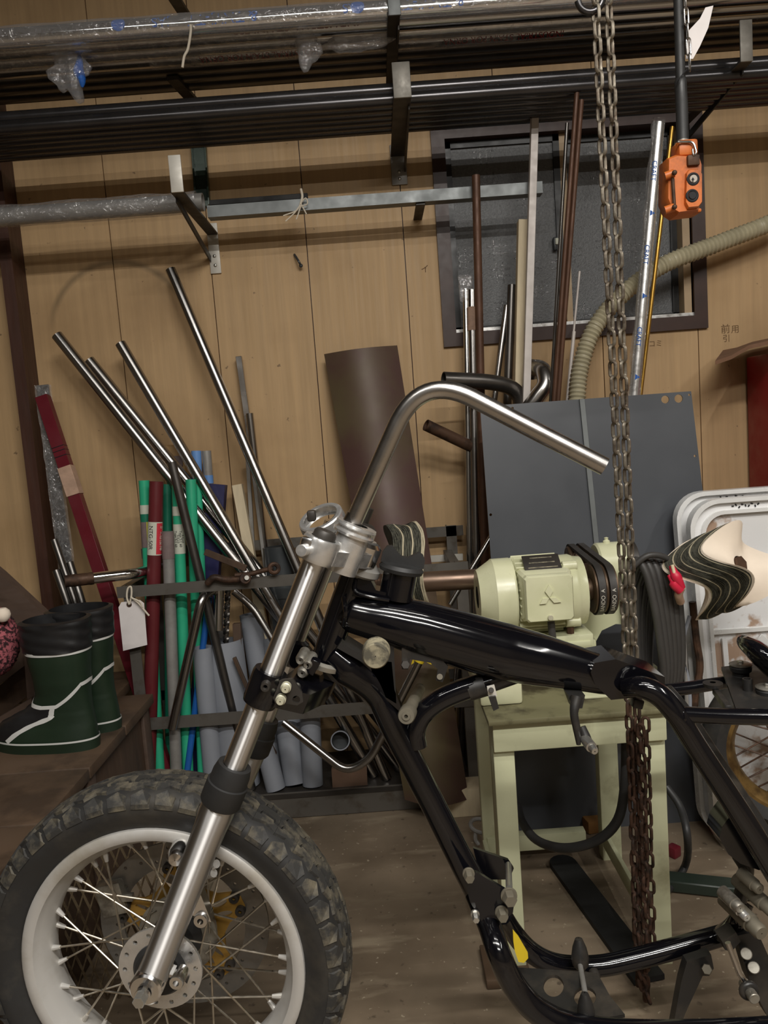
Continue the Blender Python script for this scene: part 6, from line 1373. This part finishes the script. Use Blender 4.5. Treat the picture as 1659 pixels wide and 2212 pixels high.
# cross plate with rubber spool mounts
za = P(1560, 1536, YB - .06).z
cpq = [V((P(1580, 1540, YB - .06).x, YB - .08, za)), V((P(1760, 1540, YB - .06).x, YB - .08, za + .004)), V((P(1760, 1540, YB - .06).x, YB + .12, za + .01)), V((P(1570, 1500, YB + .1).x, YB + .12, za + .006))]
cpt = obj('cross_plate', MB().plate(cpq, (0, 0, .006)), 'dusty_black', bk_)
def spool(px, py, Y, s, nm='rubber_mount'):
    c = P(px, py, Y); k = s * mp(px, py, Y)
    mnt = obj(nm, MB().lathe([(20 * k, -34 * k), (23 * k, -30 * k), (23 * k, -16 * k), (17 * k, -10 * k), (17 * k, -4 * k), (22 * k, 0), (23 * k, 8 * k), (20 * k, 12 * k), (6 * k, 13 * k)], c, (0, 0, 1), 26), 'rubber', bk_)
    obj('washer', MB().lathe([(23 * k, 0), (23.5 * k, 2 * k), (20 * k, 4 * k), (6 * k, 4.5 * k)], c + V((0, 0, 12 * k)), (0, 0, 1), 26), 'dust_alloy', mnt); obj('stud', MB().hexb(c + V((0, 0, 14 * k)), c + V((0, 0, 22 * k)), 6 * k), 'bolt', mnt)
spool(1600, 1448, YB + .07, 1.0); spool(1658, 1498, YB - .02, 1.05)
obj('spacer_tube', MB().tube([P(1616, 1502, YB + .0), P(1614, 1466, YB + .0)], 10 * mp(1615, 1480, YB), 18, hollow=.7, hend=(0, 1)), 'dusty_black', bk_)
obj('plate_eye', MB().lathe([(.005, 0), (.016, 0), (.017, .006), (.005, .007)], P(1540, 1482, YB + .06), (0, 0, 1), 22), 'dusty_black', bk_); obj('stay', MB().bar(P(1545, 1492, YB + .06), P(1574, 1532, YB - .06), .010, .012, (0, 0, 1)), 'dusty_black', bk_)
mb = MB(); rs = []
for (x, y, w, h) in ((1604, 1386, 12, 8), (1612, 1392, 44, 16), (1628, 1402, 62, 22), (1650, 1420, 70, 26), (1680, 1446, 76, 28), (1720, 1480, 78, 28)):
    c = P(x, y, YB); k = mp(x, y, YB); rs.append([c + V((0.35 * h * k * sin(t), w * k * cos(t), h * k * sin(t))) for t in [2 * pi * q / 20 for q in range(20)]])
obj('tail_tongue', mb.rings(rs), 'gloss_black', bk_)
# front down tube with gussets and upper engine brace
FT_([(716, 1410, 70), (752, 1440, 84), (792, 1470, 74), (822, 1510, 58), (855, 1580, 58), (897, 1662, 56), (940, 1746, 54), (986, 1838, 55), (1040, 1942, 58)], 'down_tube')
plate_px(((688, 1404), (724, 1386), (760, 1400), (800, 1426), (846, 1430), (852, 1490), (872, 1545), (822, 1500), (786, 1486), (740, 1480), (700, 1466)), YB - .02, .04, 'gloss_black', 'steering_gusset')
plate_px(((738, 1384), (742, 1392), (800, 1428), (792, 1436), (728, 1400)), YB - .034, .068, 'dusty_black', 'gusset_flange')
plate_px(((796, 1372), (850, 1378), (856, 1520), (806, 1490)), YB - .02, .04, 'dusty_black', 'mount_post')
c = P(811, 1418, YB - .15); obj('engine_bush', MB().lathe([(.001, 0), (26 * mp(811, 1418, 1.12), 0), (29 * mp(811, 1418, 1.12), .003), (29 * mp(811, 1418, 1.12), .02), (31 * mp(811, 1418, 1.12), .022), (31 * mp(811, 1418, 1.12), .030), (25 * mp(811, 1418, 1.12), .034), (25 * mp(811, 1418, 1.12), .045)], c, (.05, 1, .02), 34), 'dust', bk_)
FT_([(900, 1612, 46), (897, 1578, 46), (914, 1542, 46), (950, 1512, 48), (1000, 1490, 48), (1060, 1472, 46), (1120, 1452, 44), (1160, 1440, 40)], 'engine_brace')
a, b = P(878, 1546, YB - .10), P(906, 1490, YB + .13); eb = obj('engine_bolt_tube', MB().tube([a, b], 13 * mp(890, 1520, YB), 20), 'grey_bolt', bk_)
dv = (b - a).normalized(); k = mp(880, 1545, YB - .1)
obj('eye', MB().lathe([(4 * k, -.003), (9 * k, -.003), (9.5 * k, -.001), (17 * k, -.001), (19 * k, .003), (19 * k, .035)], a - dv * .003, dv, 26), 'grey_bolt', eb); obj('end_nut', MB().cyl(b - dv * .012, b + dv * .012, 14 * k, 20), 'dust', eb)
plate_px(((1052, 1484), (1068, 1480), (1074, 1504), (1056, 1508)), YB - .055, .004, 'bracket_white', 'cable_clip'); obj('clip_screw', MB().cyl(P(1061, 1491, YB - .056), P(1061, 1491, YB - .064), 6 * mp(1061, 1491, YB - .06), 16), 'bracket_dark', bk_)
plate_px(((1056, 1507), (1071, 1504), (1078, 1530), (1066, 1536)), YB - .06, .012, 'dusty_black', 'clip_tab'); FT_([(1010, 1490, 50), (1046, 1478, 52)], 'tape_wrap', 'dusty_black', k=2)
plate_px(((868, 1400), (900, 1402), (950, 1420), (968, 1440), (956, 1474), (942, 1470), (946, 1446), (930, 1432), (886, 1424), (882, 1446), (868, 1446)), YB - .03, .006, 'dusty_black', 'tank_bracket'); obj('bracket_hole', MB().cyl(P(950, 1462, YB - .031), P(950, 1462, YB - .034), .005), 'grey_bolt', bk_); obj('bracket_bolt', MB().hexb(P(876, 1436, YB - .031), P(876, 1436, YB - .042), .008), 'bracket_dark', bk_)
# hanging lever below the backbone
FT_([(1246, 1505, 26, YB - .05), (1240, 1540, 18, YB - .06), (1246, 1575, 17, YB - .06), (1250, 1608, 10, YB - .06)], 'hanging_lever', 'dusty_black')
plate_px(((1226, 1500), (1264, 1502), (1258, 1530), (1238, 1532)), YB - .045, .03, 'dusty_black', 'lever_bracket'); FT_([(1256, 1570, 18, YB - .05), (1264, 1590, 22, YB - .055), (1270, 1606, 22, YB - .06)], 'lever_link', 'dusty_black')
k = mp(1276, 1612, YB - .08); obj('lever_bolt', MB().lathe([(.001, -.016), (7 * k, -.016), (9 * k, -.012), (9 * k, -.004), (12 * k, -.003), (12 * k, .01), (9 * k, .05)], P(1276, 1612, YB - .08), (-.15, 1, .15), 22), 'bolt', bk_)
obj('chain_guide', MB().box(P(1376, 1518, YB - .01), (.018, .02, .016), Matrix.Rotation(.3, 3, 'Y'), .003), 'dusty_black', bk_)
# lower engine mount plates and bolts
plate_px(((1002, 1896), (1016, 1882), (1032, 1886), (1098, 1926), (1112, 1942), (1108, 1972), (1088, 1990), (1044, 1996), (1016, 1950)), YB - .07, .007, 'gloss_black', 'mount_plate')
plate_px(((1022, 1832), (1050, 1842), (1098, 1858), (1110, 1876), (1100, 1900), (1060, 1900), (1034, 1880)), YB + .05, .007, 'gloss_black', 'mount_plate')
for q, r_, m_ in (((1014, 1896), 11, 'grey_bolt'), ((1102, 1944), 15, 'grey_bolt'), ((1086, 1980), 12, 'grey_bolt'), ((1028, 1984), 8, 'bolt')):
    k = mp(*q, YB - .08); c = P(*q, YB - .085); obj('mount_bolt', MB().hexb(c + V((0, .016, 0)), c - V((0, .006, 0)), r_ * k), m_, bk_); obj('mount_washer', MB().cyl(c + V((0, .010, 0)), c + V((0, .014, 0)), r_ * 1.2 * k, 22), m_, bk_)
obj('through_stud', MB().tube([P(1098, 1868, YB + .045), P(1100, 1920, YB - .06)], 7 * mp(1100, 1890, YB), 14), 'bolt', bk_)
# lower cradle
FT_([(1028, 1930, 50, YB - .02), (1056, 1995, 52, YB - .06), (1078, 2060, 52, YB - .10), (1108, 2125, 54, YB - .10), (1156, 2180, 56, YB - .10), (1230, 2216, 56, YB - .10), (1340, 2232, 56, YB - .10), (1500, 2234, 56, YB - .10), (1760, 2222, 56, YB - .10)], 'cradle_tube')
FT_([(1086, 1976, 40, YB + .04), (1112, 2018, 42, YB + .10), (1146, 2056, 44, YB + .12), (1190, 2080, 44, YB + .12), (1240, 2088, 44, YB + .12), (1300, 2086, 44, YB + .12), (1360, 2074, 44, YB + .12), (1460, 2048, 44, YB + .12), (1560, 2020, 42, YB + .12), (1610, 2004, 42, YB + .12)], 'cradle_tube')
cz0 = [P(1116, 2100, YB + .09), P(1330, 2110, YB + .09), P(1346, 2130, YB + .04), P(1400, 2196, YB - .09), P(1180, 2180, YB - .09)]
zz = [p for p in cz0]
def pl_at(px, py): return PZ(px, py, WC.z - .10)
hb1 = PZ(1180, 2142, P(1180, 2142, YB + .0).z); zpl = hb1.z
def ppl(px, py): return PZ(px, py, zpl)
def pell(px, py, rx, ry): return [ppl(px + rx * cos(t), py + ry * sin(t)) for t in [2 * pi * k / 22 for k in range(22)]]
obj('cradle_plate', MB().plate([ppl(*p) for p in ((1118, 2096), (1180, 2100), (1290, 2108), (1300, 2125), (1318, 2158), (1350, 2198), (1290, 2208), (1200, 2200), (1140, 2150))], (0, 0, .006), [pell(1196, 2136, 22, 24), pell(1264, 2160, 24, 22)]), 'dusty_black', bk_, smooth=20)
for (px, py, Y) in ((1253, 2068, YB + .08), (1266, 2186, YB - .08)):
    c = P(px, py, Y); k = mp(px, py, Y); obj('rubber_boot_mount', MB().lathe([(.001, 42 * k), (8 * k, 40 * k), (15 * k, 22 * k), (19 * k, 0), (17 * k, -16 * k), (10 * k, -24 * k)], c, (0, .1, 1), 22), 'dusty_black', bk_)
obj('peg_rod', MB().tube([P(1253, 2084, YB + .07), P(1268, 2170, YB - .08)], 6 * mp(1260, 2120, YB), 12), 'galv', bk_)
k = mp(1286, 2110, YB); obj('plate_bolt', MB().lathe([(.003, .002), (5 * k, -.004), (9 * k, -.004), (12 * k, .0), (12 * k, .012)], P(1286, 2110, YB + .08), (0, 1, 0), 18), 'bracket_dark', bk_)
# yellow tag on the cradle
tq = [P(*p, YB + .02) for p in ((1108, 2010), (1120, 2024), (1140, 2058), (1141, 2070), (1132, 2080), (1120, 2078), (1112, 2054), (1109, 2034))]
obj('yellow_tape', MB().plate(tq, (0, .004, 0)), 'tape_yellow', bk_)
# side stand, hanging bracket and linkage at the right
plate_px(((1484, 2078), (1536, 2062), (1542, 2092), (1532, 2108), (1518, 2108), (1480, 2190), (1462, 2240), (1450, 2240), (1472, 2120)), YB + .06, .02, 'dusty_black', 'side_stand'); obj('stand_bolt', MB().hexb(P(1527, 2094, YB + .055), P(1527, 2094, YB + .04), 12 * mp(1527, 2094, YB)), 'grey_bolt', bk_)
plate_px(((1582, 1756), (1612, 1752), (1650, 1800), (1680, 1860), (1640, 1880), (1600, 1866), (1574, 1846), (1554, 1810), (1560, 1786)), YB - .05, .05, 'gloss_black', 'swingarm_bracket')
FT_([(1598, 1848, 34), (1612, 1876, 32), (1606, 1910, 28), (1596, 1950, 30)], 'link_arm', 'dusty_black'); FT_([(1560, 2018, 36, YB + .1), (1590, 1994, 38), (1610, 1950, 34)], 'cradle_elbow', 'gloss_black')
for (px, py, r_, L, m_) in ((1618, 1990, 20, .06, 'grey_bolt'), (1646, 1948, 17, .06, 'grey_bolt'), (1586, 1950, 14, .03, 'dust_alloy'), (1628, 1910, 14, .03, 'grey_bolt'), (1596, 1966, 11, .04, 'satin_alloy')):
    c = P(px, py, YB - .06); k = mp(px, py, YB - .06); obj('link_bolt', MB().lathe([(.001, -L * .5), (r_ * .7 * k, -L * .5), (r_ * .85 * k, -L * .42), (r_ * .85 * k, -L * .1), (r_ * k, -L * .08), (r_ * k, L)], c, (-.25, 1, .1), 22), m_, bk_)
plate_px(((1590, 2022), (1636, 2012), (1680, 2110), (1700, 2200), (1660, 2200), (1620, 2120)), YB - .02, .03, 'dusty_black', 'foot_plate')
for q in ((1612, 2060), (1628, 2090)): obj('plate_nut', MB().cyl(P(*q, YB - .02), P(*q, YB - .036), 12 * mp(*q, YB), 18), 'dust_alloy', bk_)
obj('shift_rod', MB().tube([P(1572, 2036, YB - .05), P(1596, 2100, YB - .06), P(1612, 2126, YB - .06)], 6 * mp(1590, 2080, YB), 12), 'raw_steel', bk_)
k = mp(1618, 2140, YB); c = P(1618, 2140, YB - .07); obj('rod_eye', MB().torus(c, (0, 1, 0), 14 * k, 7 * k, 22, 10), 'dusty_black', bk_); obj('eye_bolt', MB().cyl(c - V((0, .02, 0)), c + V((0, .02, 0)), 11 * k, 18), 'dust_alloy', bk_)
plate_px(((1560, 2034), (1590, 2014), (1600, 2034), (1580, 2056), (1566, 2052)), YB - .03, .03, 'dusty_black', 'rod_bracket')
